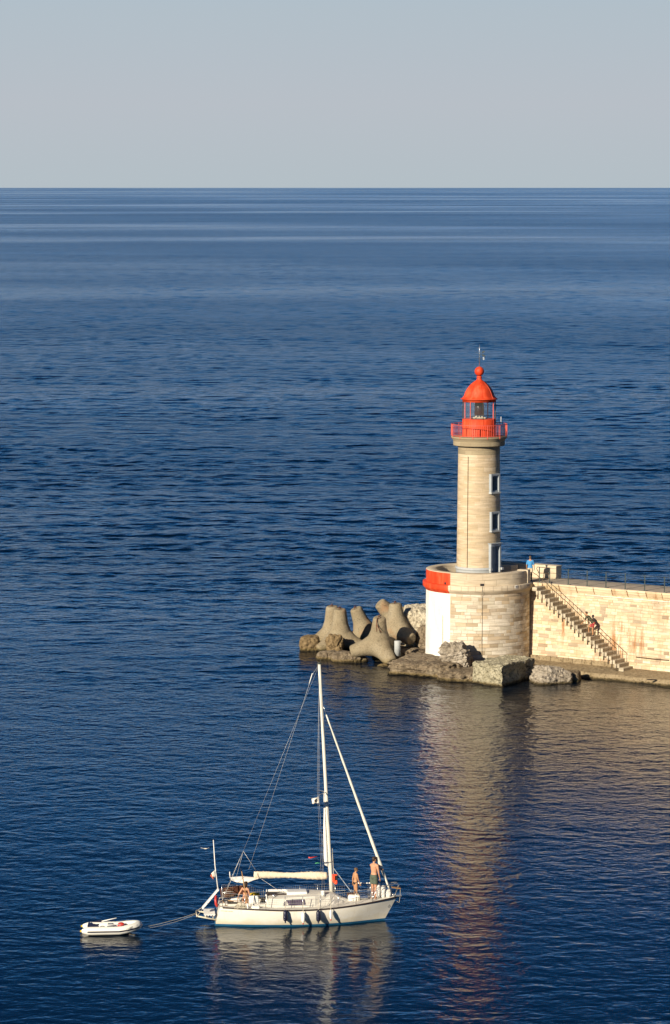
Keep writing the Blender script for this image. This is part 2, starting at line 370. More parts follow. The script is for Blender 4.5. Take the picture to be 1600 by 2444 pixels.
def tag(o, label, cat, group=None, kind=None):
    if kind: o['kind'] = kind
    else: o['label'] = label; o['category'] = cat; o['kind'] = 'thing'
    if group: o['group'] = group
    return o
def thing(name, label, cat, loc=(0, 0, 0), rz=0, group=None):
    o = bpy.data.objects.new(name, None); COL.objects.link(o); o.empty_display_size = .2
    o.location = loc; o.rotation_euler = (0, 0, rz)
    return tag(o, label, cat, group)
def dup(o, loc=None, rz=None, label=None, parent=None):
    c = o.copy(); COL.objects.link(c)
    if parent is not None: c.parent = parent
    if loc is not None: c.location = loc
    if rz is not None: c.rotation_euler = (0, 0, rz)
    if label: c['label'] = label
    for ch in list(o.children): dup(ch, parent=c)
    return c
def bake(o, voxel, smooth=4, fac=.5):
    m = o.modifiers.new('r', 'REMESH'); m.mode = 'VOXEL'; m.voxel_size = voxel; m.use_smooth_shade = True
    k = o.modifiers.new('s', 'SMOOTH'); k.iterations = smooth; k.factor = fac
    bpy.context.view_layer.update()
    dg = bpy.context.evaluated_depsgraph_get()
    me = bpy.data.meshes.new_from_object(o.evaluated_get(dg)); old = o.data; mats = list(old.materials)
    o.modifiers.clear(); o.data = me; me.materials.clear()
    for q in mats: me.materials.append(q)
    for p in me.polygons: p.use_smooth = True; p.material_index = 0
    return o

def masonry(mb, P, s0, s1, zl, slen, gap=.02, prot=.014, openings=(), segs=1, matf=None, jit=.004):
    """ashlar: one raised chamfered face per stone; P(s, z, out) -> point"""
    for z0, z1 in zip(zl, zl[1:]):
        s = s0 - random.random() * slen[0]
        while s < s1:
            L = random.uniform(*slen) * random.choice((.7, 1, 1, 1.25)); a, b = max(s, s0), min(s + L, s1); s += L
            if b - a < .05: continue
            spans = [(a, b)]
            for oa, ob, oz0, oz1 in openings:
                if z1 > oz0 + 1e-4 and z0 < oz1 - 1e-4:
                    ns = []
                    for x, y in spans:
                        if y <= oa or x >= ob: ns.append((x, y)); continue
                        if x < oa: ns.append((x, oa))
                        if y > ob: ns.append((ob, y))
                    spans = ns
            for a2, b2 in spans:
                if b2 - a2 < .04: continue
                g = gap / 2 * random.uniform(.6, 1.5); ch = .012; pr = prot * random.uniform(.5, 1.4)
                ti = (random.random(), random.choice((0, 0, 0, 0, .05, .15)), random.random(), 1)
                if matf: mb.mi = matf((a2 + b2) / 2, (z0 + z1) / 2)
                j = [random.uniform(-jit, jit) for _ in range(4)]
                n = max(1, int(math.ceil((b2 - a2) * segs)))
                def row(ins, zz, off, jj):
                    return [P(a2 + g + ins + (b2 - a2 - 2 * g - 2 * ins) * k / n, zz + jj[0] + (jj[1] - jj[0]) * k / n, off) for k in range(n + 1)]
                r0 = row(0, z0 + g, 0, j[:2]); r1 = row(ch, z0 + g + ch, pr, j[:2]); r2 = row(ch, z1 - g - ch, pr, j[2:]); r3 = row(0, z1 - g, 0, j[2:])
                V = [[mb.v(p) for p in r] for r in (r0, r1, r2, r3)]
                for q in range(3):
                    for k in range(n): mb.face([V[q][k], V[q][k + 1], V[q + 1][k + 1], V[q + 1][k]], ti)
                mb.face([V[0][0], V[1][0], V[2][0], V[3][0]], ti); mb.face([V[0][n], V[3][n], V[2][n], V[1][n]], ti)
    mb.mi = 0
def courses(z0, z1, h, marks=()):
    pts = sorted([z0] + [m for m in marks if z0 < m < z1] + [z1]); out = [z0]
    for a, b in zip(pts, pts[1:]):
        z = a
        while b - z > h[1] * 1.4: z += random.uniform(*h); out.append(z)
        if b - z > h[1]: out.append((z + b) / 2)
        out.append(b)
    return out

def text_part(name, body, size, mat, parent, mtx, depth=.004):
    cu = bpy.data.curves.new(name, 'FONT'); cu.body = body; cu.size = size; cu.extrude = depth; cu.align_x = 'CENTER'; cu.align_y = 'CENTER'
    o = bpy.data.objects.new(name, cu); COL.objects.link(o); bpy.context.view_layer.update()
    me = bpy.data.meshes.new_from_object(o.evaluated_get(bpy.context.evaluated_depsgraph_get()))
    bpy.data.objects.remove(o); me.materials.clear(); me.materials.append(MAT[mat]); me.transform(mtx)
    m = bpy.data.objects.new(name, me); COL.objects.link(m)
    if parent: m.parent = parent
    return m

# ================================================================== SEA
import numpy as np
def make_sea():
    rg = np.random.default_rng(11)
    rr = [112.0]
    while rr[-1] < 12000: rr.append(rr[-1] * (1.0011 if rr[-1] < 560 else 1.0016 if rr[-1] < 2000 else 1.006))
    rr = np.array(rr); th = np.linspace(-R(8.4), R(8.4), 340)
    RR, TH = np.meshgrid(rr, th, indexing='ij'); X = RR * np.sin(TH); Y = RR * np.cos(TH); sp = np.maximum(RR * .0012, RR * (th[1] - th[0]))
    def field(lx, ly, n, seed):        # smooth random field, unit variance
        q = np.random.default_rng(seed); f = np.zeros_like(X)
        for _ in range(n):
            a, b_ = q.normal(0, 1 / lx), q.normal(0, 1 / ly); f += np.sin(2 * PI * (a * X + b_ * Y) + q.uniform(0, 2 * PI))
        return f * math.sqrt(2 / n)
    def ss(v, a, b_): t = np.clip((v - a) / (b_ - a), 0, 1); return t * t * (3 - 2 * t)
    shelter = ss(Y + .5 * X + 4 * field(90, 60, 8, 3), 185, 275)
    gust = 1 + .20 * np.clip(field(160, 80, 14, 5), -2, 2) + .15 * np.clip(field(60, 25, 14, 6), -2, 2)
    wx, wy = .7 * field(22, 16, 10, 8), .7 * field(22, 16, 10, 9)
    Z = np.zeros_like(X); lam = np.exp(np.linspace(math.log(.6), math.log(10), 110))
    for L in lam:
        a = rg.normal(R(6), R(46)); k = 2 * PI / L
        slope = .0135 * (1.0 if L < 2.4 else (2.4 / L) ** .8)            # per component
        cal = .15 if L > 2.0 else .36                                 # what is left of it in the harbour
        amp = slope / k * (cal + (1 - cal) * shelter) * (.35 + .65 * gust) * ss(L / sp, 1.9, 3.6)
        Z += amp * np.sin(k * ((X + wx) * math.sin(a) + (Y + wy) * math.cos(a)) + rg.uniform(0, 2 * PI))
    Z += .9 * Z * np.abs(Z) * (Z > 0)                                  # slightly peaked crests
    for cx, cy, ang, A, beam in ((-5.2, 145.2, 3.5, .014, 1.0), (-12.0, 143.0, 2.0, .009, .6)):   # wakes
        c, s_ = math.cos(R(ang)), math.sin(R(ang)); u = -((X - cx) * c + (Y - cy) * s_); v = np.abs(-(X - cx) * s_ + (Y - cy) * c)
        t = v / (np.maximum(u, .1) * .36 + beam); Z += A * np.exp(-((t - .85) / .22) ** 2) * np.cos(2 * PI * (u * .55 + v * 1.15) / .85) * ss(u, -.5, 1.0) * np.exp(-np.maximum(u, 0) / 9)
        Z += .6 * A * np.exp(-(t / .5) ** 2) * np.cos(2 * PI * u / 1.3) * ss(u, -.5, 1.0) * np.exp(-np.maximum(u, 0) / 6)
    ed = ss(R(8.4) - np.abs(TH), 0, R(.4)) * ss(RR, 112, 118); Z = Z * ed - .45 * (1 - ed)
    nr, nt = X.shape; co = np.stack([X, Y, Z], -1).reshape(-1, 3)
    idx = np.arange(nr * nt).reshape(nr, nt); f = np.stack([idx[:-1, :-1], idx[:-1, 1:], idx[1:, 1:], idx[1:, :-1]], -1).reshape(-1, 4)
    ov, of = [], []; base = len(co); y = -600                          # the open sheet all round and out to the horizon
    while y < 62000:
        w = max(900, y * .5); ov += [(-w + 2 * w * k / 12, y, -.5) for k in range(13)]; y += 200 if y < 1000 else y * .2
    for r_ in range(len(ov) // 13 - 1):
        for k in range(12): q = base + r_ * 13 + k; of.append((q, q + 1, q + 14, q + 13))
    co = np.concatenate([co, np.array(ov)]).astype(np.float32); f = np.concatenate([f, np.array(of)]).astype(np.int32)
    me = bpy.data.meshes.new('sea'); me.vertices.add(len(co)); me.vertices.foreach_set('co', co.ravel())
    me.loops.add(f.size); me.loops.foreach_set('vertex_index', f.ravel()); me.polygons.add(len(f)); me.polygons.foreach_set('loop_start', np.arange(0, f.size, 4, dtype=np.int32))
    me.polygons.foreach_set('use_smooth', np.ones(len(f), dtype=bool)); me.update(calc_edges=True); me.materials.append(MAT['water'])
    o = bpy.data.objects.new('sea', me); COL.objects.link(o); tag(o, 0, 0, kind='structure')
make_sea()

# ================================================================== LIGHTHOUSE
LY = 225.0
def zl(py): return aty(1142.8, py, LY).z
LX = aty(1142.8, 1356, LY).x
MPP = (aty(1143.8, 1356, LY).x - LX)
LO = Vector((LX, LY, 0))
Z_WALK = 5.6
def ap(prof): return [(r * MPP, zl(y)) for r, y in prof]
def cyl(rf):       # P(s,z,out) on a vertical round wall, s = arc metres measured at the wall, 0 towards the camera
    def P(s, z, o):
        r = rf(z); a = s / rf(0) if False else s / CUR[0]
        return Vector(((r + o) * math.sin(a), -(r + o) * math.cos(a), z))
    return P
CUR = [1.0]
lh = thing('lighthouse', 'tall round stone lighthouse with a red domed lantern and red gallery railing', 'lighthouse', LO)
zb, zt = zl(1351), zl(1082)
rsh = lambda z: MPP * (52.3 + (49.4 - 52.3) * (z - zb) / (zt - zb))
CUR[0] = MPP * 51
OPN = []
for c, hw, y0, y1 in ((44, .40, 1128, 1171), (45, .40, 1218, 1262), (45, .47, 1296, 1351)):
    a = R(c); da = hw / CUR[0]
    OPN.append(((a - da) * CUR[0], (a + da) * CUR[0], zl(y1), zl(y0), c, hw))
OP4 = [o[:4] for o in OPN]
b = MB()
masonry(b, cyl(rsh), -PI * CUR[0], PI * CUR[0], courses(zb, zt, (.17, .30), [q for o in OP4 for q in o[2:]]), (.5, 1.3), .008, .005, OP4, 7)
P = cyl(rsh)
zs = sorted({zb, zt} | {q for o in OP4 for q in o[2:]})
ss = sorted({-PI * CUR[0] + 2 * PI * CUR[0] * k / 48 for k in range(49)} | {q for o in OP4 for q in o[:2]})
for z0, z1 in zip(zs, zs[1:]):
    for a0, a1 in zip(ss, ss[1:]):
        if any(o[0] - 1e-5 <= a0 and a1 <= o[1] + 1e-5 and o[2] - 1e-5 <= z0 and z1 <= o[3] + 1e-5 for o in OP4): continue
        b.quad(P(a0, z0, 0), P(a1, z0, 0), P(a1, z1, 0), P(a0, z1, 0), (.3, .6, 0, 1))
b.build('tower_shaft', 'tower', lh)
# neck band, cornice
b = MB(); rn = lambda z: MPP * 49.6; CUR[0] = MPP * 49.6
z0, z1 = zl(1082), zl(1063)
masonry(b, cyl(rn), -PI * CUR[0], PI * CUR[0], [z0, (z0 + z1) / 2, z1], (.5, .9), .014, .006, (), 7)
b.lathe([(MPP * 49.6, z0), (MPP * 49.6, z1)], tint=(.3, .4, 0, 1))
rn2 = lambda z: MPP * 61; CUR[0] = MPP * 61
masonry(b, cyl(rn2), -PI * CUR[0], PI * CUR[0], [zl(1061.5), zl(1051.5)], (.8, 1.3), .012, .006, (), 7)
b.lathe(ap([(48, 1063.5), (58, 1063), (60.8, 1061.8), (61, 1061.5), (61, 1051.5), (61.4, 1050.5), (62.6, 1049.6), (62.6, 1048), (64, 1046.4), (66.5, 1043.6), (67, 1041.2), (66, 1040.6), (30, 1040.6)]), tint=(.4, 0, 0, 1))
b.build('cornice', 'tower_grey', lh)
# plinth mouldings
b = MB()
b.lathe(ap([(52, 1350), (54.6, 1350.6), (56, 1352), (56.4, 1354), (55.6, 1356.2), (54.4, 1357), (54.2, 1359), (54.2, 1389), (50, 1389)]), a0=R(63) - 2 * PI, a1=R(27), n=60)
b.build('plinth', 'lighttrim', lh)
# windows and the door
def opening(o, name, door):
    s0, s1, z0, z1, cdeg, hw = o
    a = R(cdeg); nrm = Vector((math.sin(a), -math.cos(a), 0)); tan = Vector((math.cos(a), math.sin(a), 0)); h = z1 - z0
    rm = MPP * 51; D = rm * math.cos(hw / rm)
    def X(t, d, z): return nrm * d + tan * t + Vector((0, 0, z))
    def bx(bb, t0, t1, d0, d1, za, zb_): 
        bb.box(X((t0 + t1) / 2, (d0 + d1) / 2, (za + zb_) / 2), (abs(t1 - t0), abs(d1 - d0), zb_ - za), Matrix((tan, nrm, Vector((0, 0, 1)))).transposed())
    fr = MB(); w = .10; out = D + .17 if not door else D + .22
    for sg in (-1, 1):
        bx(fr, sg * (hw - w), sg * (hw + .02), D - .30, out, z0, z1 - w)
        if not door: bx(fr, sg * (hw - w - .06), sg * (hw - w), D - .30, out - .09, z0 + w, z1 - w - .07)
    bx(fr, -hw - .02, hw + .02, D - .30, out + (.02 if door else 0), z1 - w, z1 + (.06 if door else .01))
    if door: bx(fr, -hw - .08, hw + .08, D - .2, out + .08, z1 + .062, z1 + .11)
    if not door:
        bx(fr, -hw + w, hw - w, D - .30, out - .09, z1 - w - .07, z1 - w)
        bx(fr, -hw + w, hw - w, D - .30, out - .05, z0 + .003, z0 + w)
    p = None
    if door:
        lf = MB(); bx(lf, -hw + w, hw - w, D - .16, D - .10, z0 - .8, z1 - w)
        for zz in (z0 - .45, z0 + .35, z0 + 1.0): bx(lf, -hw + w + .06, hw - w - .06, D - .10, D - .085, zz, zz + .5)
        p = lf.build('door', 'door', lh); f = fr.build('frame', 'greypaint', p)
        for sg in (-1, 1):
            q = MB(); bx(q, sg * (hw - w), sg * (hw + .02), D - .3, out, z0 - .8, z0 - .003); bx(q, sg * (hw - .02), sg * (hw + .16), out - .06, out + .12, z0 - .15, z0 - .004)
            q.build('jamb', 'lighttrim', p)
        k = MB(); k.ell(X(hw - w - .08, D - .06, z0 + .15), .025, n=8); k.build('handle', 'iron', p)
    else:
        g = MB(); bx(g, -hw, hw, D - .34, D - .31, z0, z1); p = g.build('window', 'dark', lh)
        fr.build('frame', 'greypaint', p)
        q = MB(); bx(q, -.012, .012, D - .31, D - .28, z0 + w, z1 - w - .07); q.build('mullion', 'greypaint', p)
        q = MB(); bx(q, -hw - .05, hw + .05, D - .05, out + .05, z0 - .10, z0); q.build('sill', 'lighttrim', p)
opening(OPN[0], 'window', False); opening(OPN[1], 'window', False); opening(OPN[2], 'door', True)
# conduit on the shaft
b = MB(); a = R(-33)
b.tube([((rsh(z) + .03) * math.sin(a), -(rsh(z) + .03) * math.cos(a), z) for z in (zb - .9, zb + .3, (zb + zt) / 2, zt - .12)], .018, 6)
b.build('cable_conduit', 'rustiron', lh)
# lantern
b = MB(); b.lathe(ap([(40, 1041), (40, 999.5), (39, 999), (20, 999)]), n=64)
for k in range(8): # standing seams
    a = 2 * PI * (k + .25) / 8; r = 40.2 * MPP
    b.box((r * math.sin(a), -r * math.cos(a), (zl(1041) + zl(999.5)) / 2), (.03, .02, zl(999.5) - zl(1041)), Matrix.Rotation(a, 3, 'Z'))
zz = zl(1018); b.lathe([(40.1 * MPP, zz - .015), (41.2 * MPP, zz - .01), (41.2 * MPP, zz + .01), (40.1 * MPP, zz + .015)], n=64)
b.build('lantern_drum', 'red', lh)
b = MB(); b.lathe(ap([(38.8, 999), (38.8, 957.5)]), n=64); b.build('lantern_glass', 'glass', lh)
for k in range(8):
    a = 2 * PI * (k + .25) / 8; q = MB(); r = 39.4 * MPP
    q.box((r * math.sin(a), -r * math.cos(a), (zl(999) + zl(958)) / 2), (.045, .05, zl(958) - zl(999)), Matrix.Rotation(a, 3, 'Z'))
    q.build('mullion', 'redrail' if k % 2 else 'rustiron', lh)
b = MB(); b.lathe(ap([(38, 958.5), (40, 958.5), (40, 953), (41, 952.6), (44.3, 952.2), (44.2, 951.2), (41, 949.6), (38.7, 947.5), (36.2, 944), (33.3, 935.5), (28.7, 927), (21.9, 918.8), (16.5, 914), (12, 910.4), (11.4, 909.4), (8.5, 908), (6.6, 905.5), (5.6, 903), (5.4, 901.6), (6.6, 901), (6.6, 899.8), (5.8, 899.2), (5.8, 897)]), n=64)
pr = [(41, 949.6), (38.7, 947.5), (36.2, 944), (33.3, 935.5), (28.7, 927), (21.9, 918.8), (16.5, 914), (12, 910.4)]
for k in range(8):
    a = 2 * PI * (k + .25) / 8 - .05
    b.tube([(r * MPP * 1.004 * math.sin(a), -r * MPP * 1.004 * math.cos(a), zl(y)) for r, y in pr], .018, 6)
dome = b.build('dome', 'red', lh)
b = MB(); b.ell((0, 0, zl(886)), 11.2 * MPP, n=28); b.build('finial_ball', 'red', dome)
b = MB(); z = zl(875); b.tube([(0, 0, z - .05), (0, 0, z + 1.0), (0, 0, zl(821))], [.022, .018, .012], 6)
vn = b.build('weather_vane', 'steel', lh)
z = zl(843)
b = MB(); b.tube([(-.33, .1, z + .1), (.0, 0, z - .03), (.2, -.05, z - .1)], .010, 5); b.box((.27, -.07, z - .14), (.22, .012, .10), Matrix.Rotation(R(22), 3, 'Y')); b.box((.26, -.07, z + .09), (.20, .012, .09), Matrix.Rotation(R(-32), 3, 'Y')); b.bar((0, 0, z - .02), (.18, -.05, z + .05), .02)
b.build('arrow', 'iron', vn)
z = zl(855.5); b = MB(); b.bar((-.17, 0, z), (.25, -.03, z), .014); b.bar((0, -.17, z), (0, .2, z), .014); b.build('direction_arm', 'iron', vn)
text_part('letter', 'S', .24, 'whiteplastic', vn, Matrix.Translation((.27, -.05, z)) @ Matrix.Rotation(PI / 2, 4, 'X'), .012)
# lamp optic
b = MB(); b.lathe(ap([(0, 960.5), (9, 960.7), (11.2, 963), (11.4, 989.5), (9, 991), (0, 991)]), n=24); op = b.build('lamp_optic', 'lens', lh)
b = MB()
for k in range(6):
    a = 2 * PI * k / 6; b.tube([(.1 * math.sin(a), .1 * math.cos(a), zl(990.8)), (.26 * math.sin(a), .26 * math.cos(a), zl(995)), (.22 * math.sin(a), .22 * math.cos(a), zl(998.9))], .03, 6)
b.box((0, 0, zl(996.5)), (.8, .8, .05)); b.build('lamp_pedestal', 'rope', op)
# gallery railing
gr = 66.5 * MPP; z0, z1 = zl(1040.6), zl(1011.5)
b = MB()
for zz, t in ((z1, .022), (z0 + .07, .016)): b.tube([(gr * math.sin(2 * PI * k / 64), -gr * math.cos(2 * PI * k / 64), zz) for k in range(65)], t, 6, False)
for k in range(84):
    a = 2 * PI * (k + .5) / 84; b.bar((gr * math.sin(a), -gr * math.cos(a), z0 + .05), (gr * math.sin(a), -gr * math.cos(a), z1), .017)
rl = b.build('gallery_railing', 'redrail', lh)
for k in range(12):
    a = 2 * PI * (k + .5) / 12; q = MB(); q.bar((gr * math.sin(a), -gr * math.cos(a), z0 - .10), (gr * math.sin(a), -gr * math.cos(a), z1 + .01), .04)
    q.bar((gr * .99 * math.sin(a), -gr * .99 * math.cos(a), z0 - .09), (gr * .93 * math.sin(a), -gr * .93 * math.cos(a), z0 - .02), .03)
    q.build('post', 'redrail', rl)
b = MB(); b.tube([(1.45, .3, z0), (1.45, .3, z1 + .45)], .02, 6); b.build('aerial', 'whiteplastic', lh)

# ================================================================== ROUND BASTION
ba = thing('round_bastion', 'round stone bastion under the lighthouse with a red and white painted left side', 'bastion', LO)
RB = 125 * MPP; CUR[0] = RB
ztop, zsc1, zsc0, zft = zl(1356), 5.60, zl(1404.5), 0.2
PA = R(-34.5)
pm = lambda s, z: 1 if s / RB < PA else 0
P = cyl(lambda z: RB + .03 * (zsc0 - z) / 4)
b = MB()
zc_ = courses(zft, zsc0, (.17, .27))
b.mi = 0; masonry(b, P, PA * RB, R(72) * RB, zc_, (.28, .9), .013, .016, (), 4, None, .010)
masonry(b, P, -PI * RB * .8, PA * RB, zc_, (.32, .85), .012, .008, (), 4, lambda s, z: 1, .004)
for (a0, a1, mi) in ((-PI * .85, PA, 1), (PA, PI * .85, 0)):
    b.mi = mi; b.lathe([(RB + .03 * (zsc0 - zft) / 4, zft - 1.2), (RB, zsc0)], a0=a0, a1=a1, n=36, tint=(.3, .6, 0, 1))
b.build('body_wall', ['bastion', 'white_paint'], ba)
b = MB(); r2 = 133 * MPP
for (a0, a1, mi) in ((-R(105), PA + R(-.5), 1), (PA + R(-.5), 2 * PI - R(105), 0)):
    b.mi = mi
    b.lathe([(RB - .02, zsc0 - .02), (RB + .04, zsc0), (RB + .10, zsc0 + .12), (r2 - .02, zsc0 + .2), (r2, zsc0 + .24), (r2, zsc1 - .02), (r2 - .02, zsc1), (RB - .1, zsc1 + .004)], a0=a0, a1=a1, n=48, tint=(.45, 0, 0, 1))
for k in range(14):
    a = R(-30 + k * 8.5 + random.uniform(-2, 2)); b.mi = 0
    if a > PA: b.bar(((r2 + .001) * math.sin(a), -(r2 + .001) * math.cos(a), zsc0 + .22), ((r2 + .001) * math.sin(a), -(r2 + .001) * math.cos(a), zsc1), .014, .01, (.2, .8, 0, 1))
b.build('string_course', ['parapet', 'red'], ba)
b = MB(); P = cyl(lambda z: RB)
th = 23 * MPP; aR = R(64)
zc_ = [zsc1, (zsc1 * .52 + ztop * .48), ztop - .03]
masonry(b, P, PA * RB, aR * RB, zc_, (.9, 1.7), .014, .008, (), 5); masonry(b, P, -R(105) * RB, PA * RB, zc_, (.9, 1.7), .014, .008, (), 5, lambda s, z: 1); b.mi = 0
for (a0, a1, mi) in ((-R(232), -R(105), 0), (-R(105), PA, 1), (PA, aR, 0)):
    b.mi = mi; b.lathe([(RB, zsc1 - .02), (RB, ztop - .03)], a0=a0, a1=a1, n=40, tint=(.3, .5, 0, 1))
b.mi = 0
b.lathe([(RB - .002, ztop - .03), (RB + .008, ztop - .02), (RB - .02, ztop), (RB - th + .02, ztop), (RB - th, ztop - .02), (RB - th, zsc1 - .5)], a0=-R(232), a1=aR, n=80, tint=(.55, 0, 0, 1))
for a in (aR, -R(232)):
    p = lambda r, z: Vector((r * math.sin(a), -r * math.cos(a), z)); b.quad(p(RB, zsc1), p(RB, ztop), p(RB - th, ztop), p(RB - th, zsc1))
b.build('parapet', ['parapet', 'red'], ba)
b = MB(); a = R(67); rr = RB - th / 2 + .03
b.box((rr * math.sin(a), -rr * math.cos(a), (ztop + .05 + zsc1) / 2), (.52, th + .12, ztop + .05 - zsc1), Matrix.Rotation(a, 3, 'Z'), (.7, 0, 0, 1), .03); b.build('gate_pier', 'parapet', ba)
b = MB(); b.lathe([(0.5, zsc1 - .35), (RB + .02, zsc1 - .35)], n=64); b.build('terrace_floor', 'walk', ba)
for a, w in ((R(-41), .15), (R(1.5), .24)):
    q = MB(); q.box(((RB + .0) * math.sin(a), -(RB + .0) * math.cos(a), zsc1 + .10), (w, .06, .14), Matrix.Rotation(a, 3, 'Z')); q.build('drain_opening', 'dark', ba)
b = MB(); a = R(1.5); r3 = RB + .07
b.tube([((r2 + .03) * math.sin(a), -(r2 + .03) * math.cos(a), zsc1 + .05), ((r2 + .03) * math.sin(a), -(r2 + .03) * math.cos(a), zsc0 + .15), (r3 * math.sin(a), -r3 * math.cos(a), zsc0 - .1), (r3 * math.sin(a), -r3 * math.cos(a), .9)], .010, 6)
b.build('drain_pipe', 'pipe', ba)
b = MB(); zc = 2.05; b.tube([(r3 * math.sin(R(q)), -r3 * math.cos(R(q)), zc) for q in range(-36, 3, 3)], .013, 5)
b.tube([(r3 * math.sin(R(-44)), -r3 * math.cos(R(-44)), z) for z in (3.6, .8)], .022, 5); b.build('cable', 'rope', ba)
a = R(39.5); b = MB(); b.box(((r2 + .01) * math.sin(a), -(r2 + .01) * math.cos(a), zsc0 + .44), (.22, .016, .20), Matrix.Rotation(a, 3, 'Z')); sg = b.build('number_plate', 'whiteplastic', ba)
b = MB(); q = lambda t, z: Vector(((r2 + .022) * math.sin(a) + t * math.cos(a), -(r2 + .022) * math.cos(a) + t * math.sin(a), zsc0 + .44 + z))
b.bar(q(-.05, -.055), q(.06, .06), .025, .008); b.bar(q(-.05, .05), q(.06, -.05), .03, .008); b.bar(q(-.05, -.04), q(-.05, .02), .03, .008); b.build('black_mark', 'black', sg)

# ================================================================== JETTY
A0 = Vector((13.25, 223.72, 0)); JA = R(36.5)
JD = Vector((math.cos(JA), -math.sin(JA), 0)); JN = Vector((-math.sin(JA), -math.cos(JA), 0))   # along (to the right), outwards (to the camera)
ZQ = 0.55
def J(s, o, z): return A0 + JD * s + JN * o + Vector((0, 0, z))
def s_of(px, o, z):
    lo, hi = -6.0, 40.0
    for _ in range(50):
        m = (lo + hi) / 2; p = J(m, o, z)
        f = p.y * math.cos(PITCH) - (p.z - CH) * math.sin(PITCH)
        if 800 + F * p.x / f < px: lo = m
        else: hi = m
    return lo
back = lambda z: -.20 + .28 * (5.1 - z) / 4.55      # face of the battered wall
SJ1 = 26.0
jt = thing('jetty', 'long pale ashlar stone jetty wall running right from the lighthouse bastion', 'jetty')
def PJ(s, z, o): return J(s, back(z) + o, z)
b = MB()
masonry(b, PJ, -1.2, 17, courses(ZQ, 5.12, (.15, .24)), (.28, .85), .018, .02, (), .01, None, .010)
b.quad(PJ(-1.5, -.5, 0), PJ(SJ1, -.5, 0), PJ(SJ1, 5.5, 0), PJ(-1.5, 5.5, 0), (.3, .5, 0, 1))
b.quad(J(SJ1, .3, -.6), J(SJ1, -3.15, -.6), J(SJ1, -3.15, 5.58), J(SJ1, -.05, 5.58)); b.quad(J(SJ1, -3.15, -1), J(-1.5, -3.15, -1), J(-1.5, -3.15, 5.58), J(SJ1, -3.15, 5.58))
b.build('wall_face', 'wall', jt)
b = MB()
s = -.9
cprof = [(0, 5.58), (.012, 5.56), (.012, 5.47), (-.02, 5.44), (-.07, 5.30), (-.15, 5.17), (-.19, 5.10), (-.24, 5.10), (-.24, 5.58)]
while s < SJ1:
    L = random.uniform(1.15, 1.5); ti = (random.random(), 0, 0, 1); g = random.uniform(.012, .05)
    rows = [[J(s + q, o, z) for o, z in cprof] for q in (g, L - g)]
    b.grid(rows, True, False, ti, True, True)
    b.quad(J(s - g - .02, -.19, 5.10), J(s + g + .02, -.19, 5.10), J(s + g + .02, -.05, 5.57), J(s - g - .02, -.05, 5.57), (0, .9, 0, 1))
    s += L
b.build('cornice', 'cornice', jt)
b = MB(); s = -1.2      # deck slabs
while s < SJ1:
    L = random.uniform(1.6, 2.4)
    for o0, o1 in ((-.02, -1.3), (-1.31, -3.15)):
        b.box(J(s + L / 2, (o0 + o1) / 2, 5.56 + random.uniform(0, .006)), (L - .012, abs(o1 - o0), .08), Matrix.Rotation(-JA, 3, 'Z'))
    s += L
b.quad(J(-3, -.3, 5.585), J(-3, -3.1, 5.585), J(-1.2, -3.1, 5.585), J(-1.2, -.3, 5.585))
b.build('walkway', 'walk', jt)
b = MB(); s0, s1 = s_of(1398, -.1, 5.0), SJ1
b.tube([PJ(s0 + (s1 - s0) * k / 12, 5.02 + .012 * math.sin(k * 2.1), .05) for k in range(13)], .022, 6); b.tube([PJ(s0, 5.02, .05), PJ(s0, 5.1, -.03)], .03, 6)
b.build('service_pipe', 'whiteplastic', jt)
b = MB(); s1 = s_of(1474, .3, ZQ)
s = -.6
while s < s1:
    L = random.uniform(.7, 1.1); b.box(J(s + L / 2, back(.6) + .06, ZQ + .10), (L - .02, .22, .36), Matrix.Rotation(-JA, 3, 'Z'), None, .03); s += L
b.build('foot_course', 'quay', jt)

# sea-side parapet of the jetty head
sw = thing('parapet_wall', 'pale stone parapet block ending behind the stair head', 'parapet wall')
b = MB(); se = s_of(1328, -2.5, 5.9)
masonry(b, lambda s, z, o: J(s, -2.5 + o, z), -5.4, se, [5.6, 6.02, 6.41], (.7, 1.2), .014, .006)
b.box(J((se - 5.4) / 2, -2.82, 5.98), (se + 5.4, .64, .86), Matrix.Rotation(-JA, 3, 'Z'), (.6, 0, 0, 1))
b.build('wall_block', 'parapet', sw)
b = MB(); b.box(J((se - 5.4) / 2, -2.82, 6.436), (se + 5.44, .68, .05), Matrix.Rotation(-JA, 3, 'Z'), (.8, 0, 0, 1), .012); b.build('coping', 'parapet', sw)

# quay ledge at the foot
b = MB(); random.seed(21)
n = 60; rows = []
for k in range(n + 1):
    s = -1.4 + (SJ1 + 1.4) * k / n
    wq = 2.35 + .18 * noise.noise((s * .8, 3, 1)) + .1 * math.sin(s * 2.3)
    j = lambda q: .03 * noise.noise((s * 1.7, q * 2.2, 5))
    rows.append([J(s, back(.5) - .05, ZQ + j(0)), J(s, wq * .5, ZQ - .05 + j(1)), J(s, wq - .06, ZQ - .16 + j(2)), J(s, wq, ZQ - .21 + j(3)), J(s, wq + .03 + .04 * j(9), .18), J(s, wq + .22, -.02 + j(4)), J(s, wq + .5, -.6)])
b.grid(rows, smooth=False)
qy = b.build('quay', 'quay'); tag(qy, 0, 0, kind='structure')

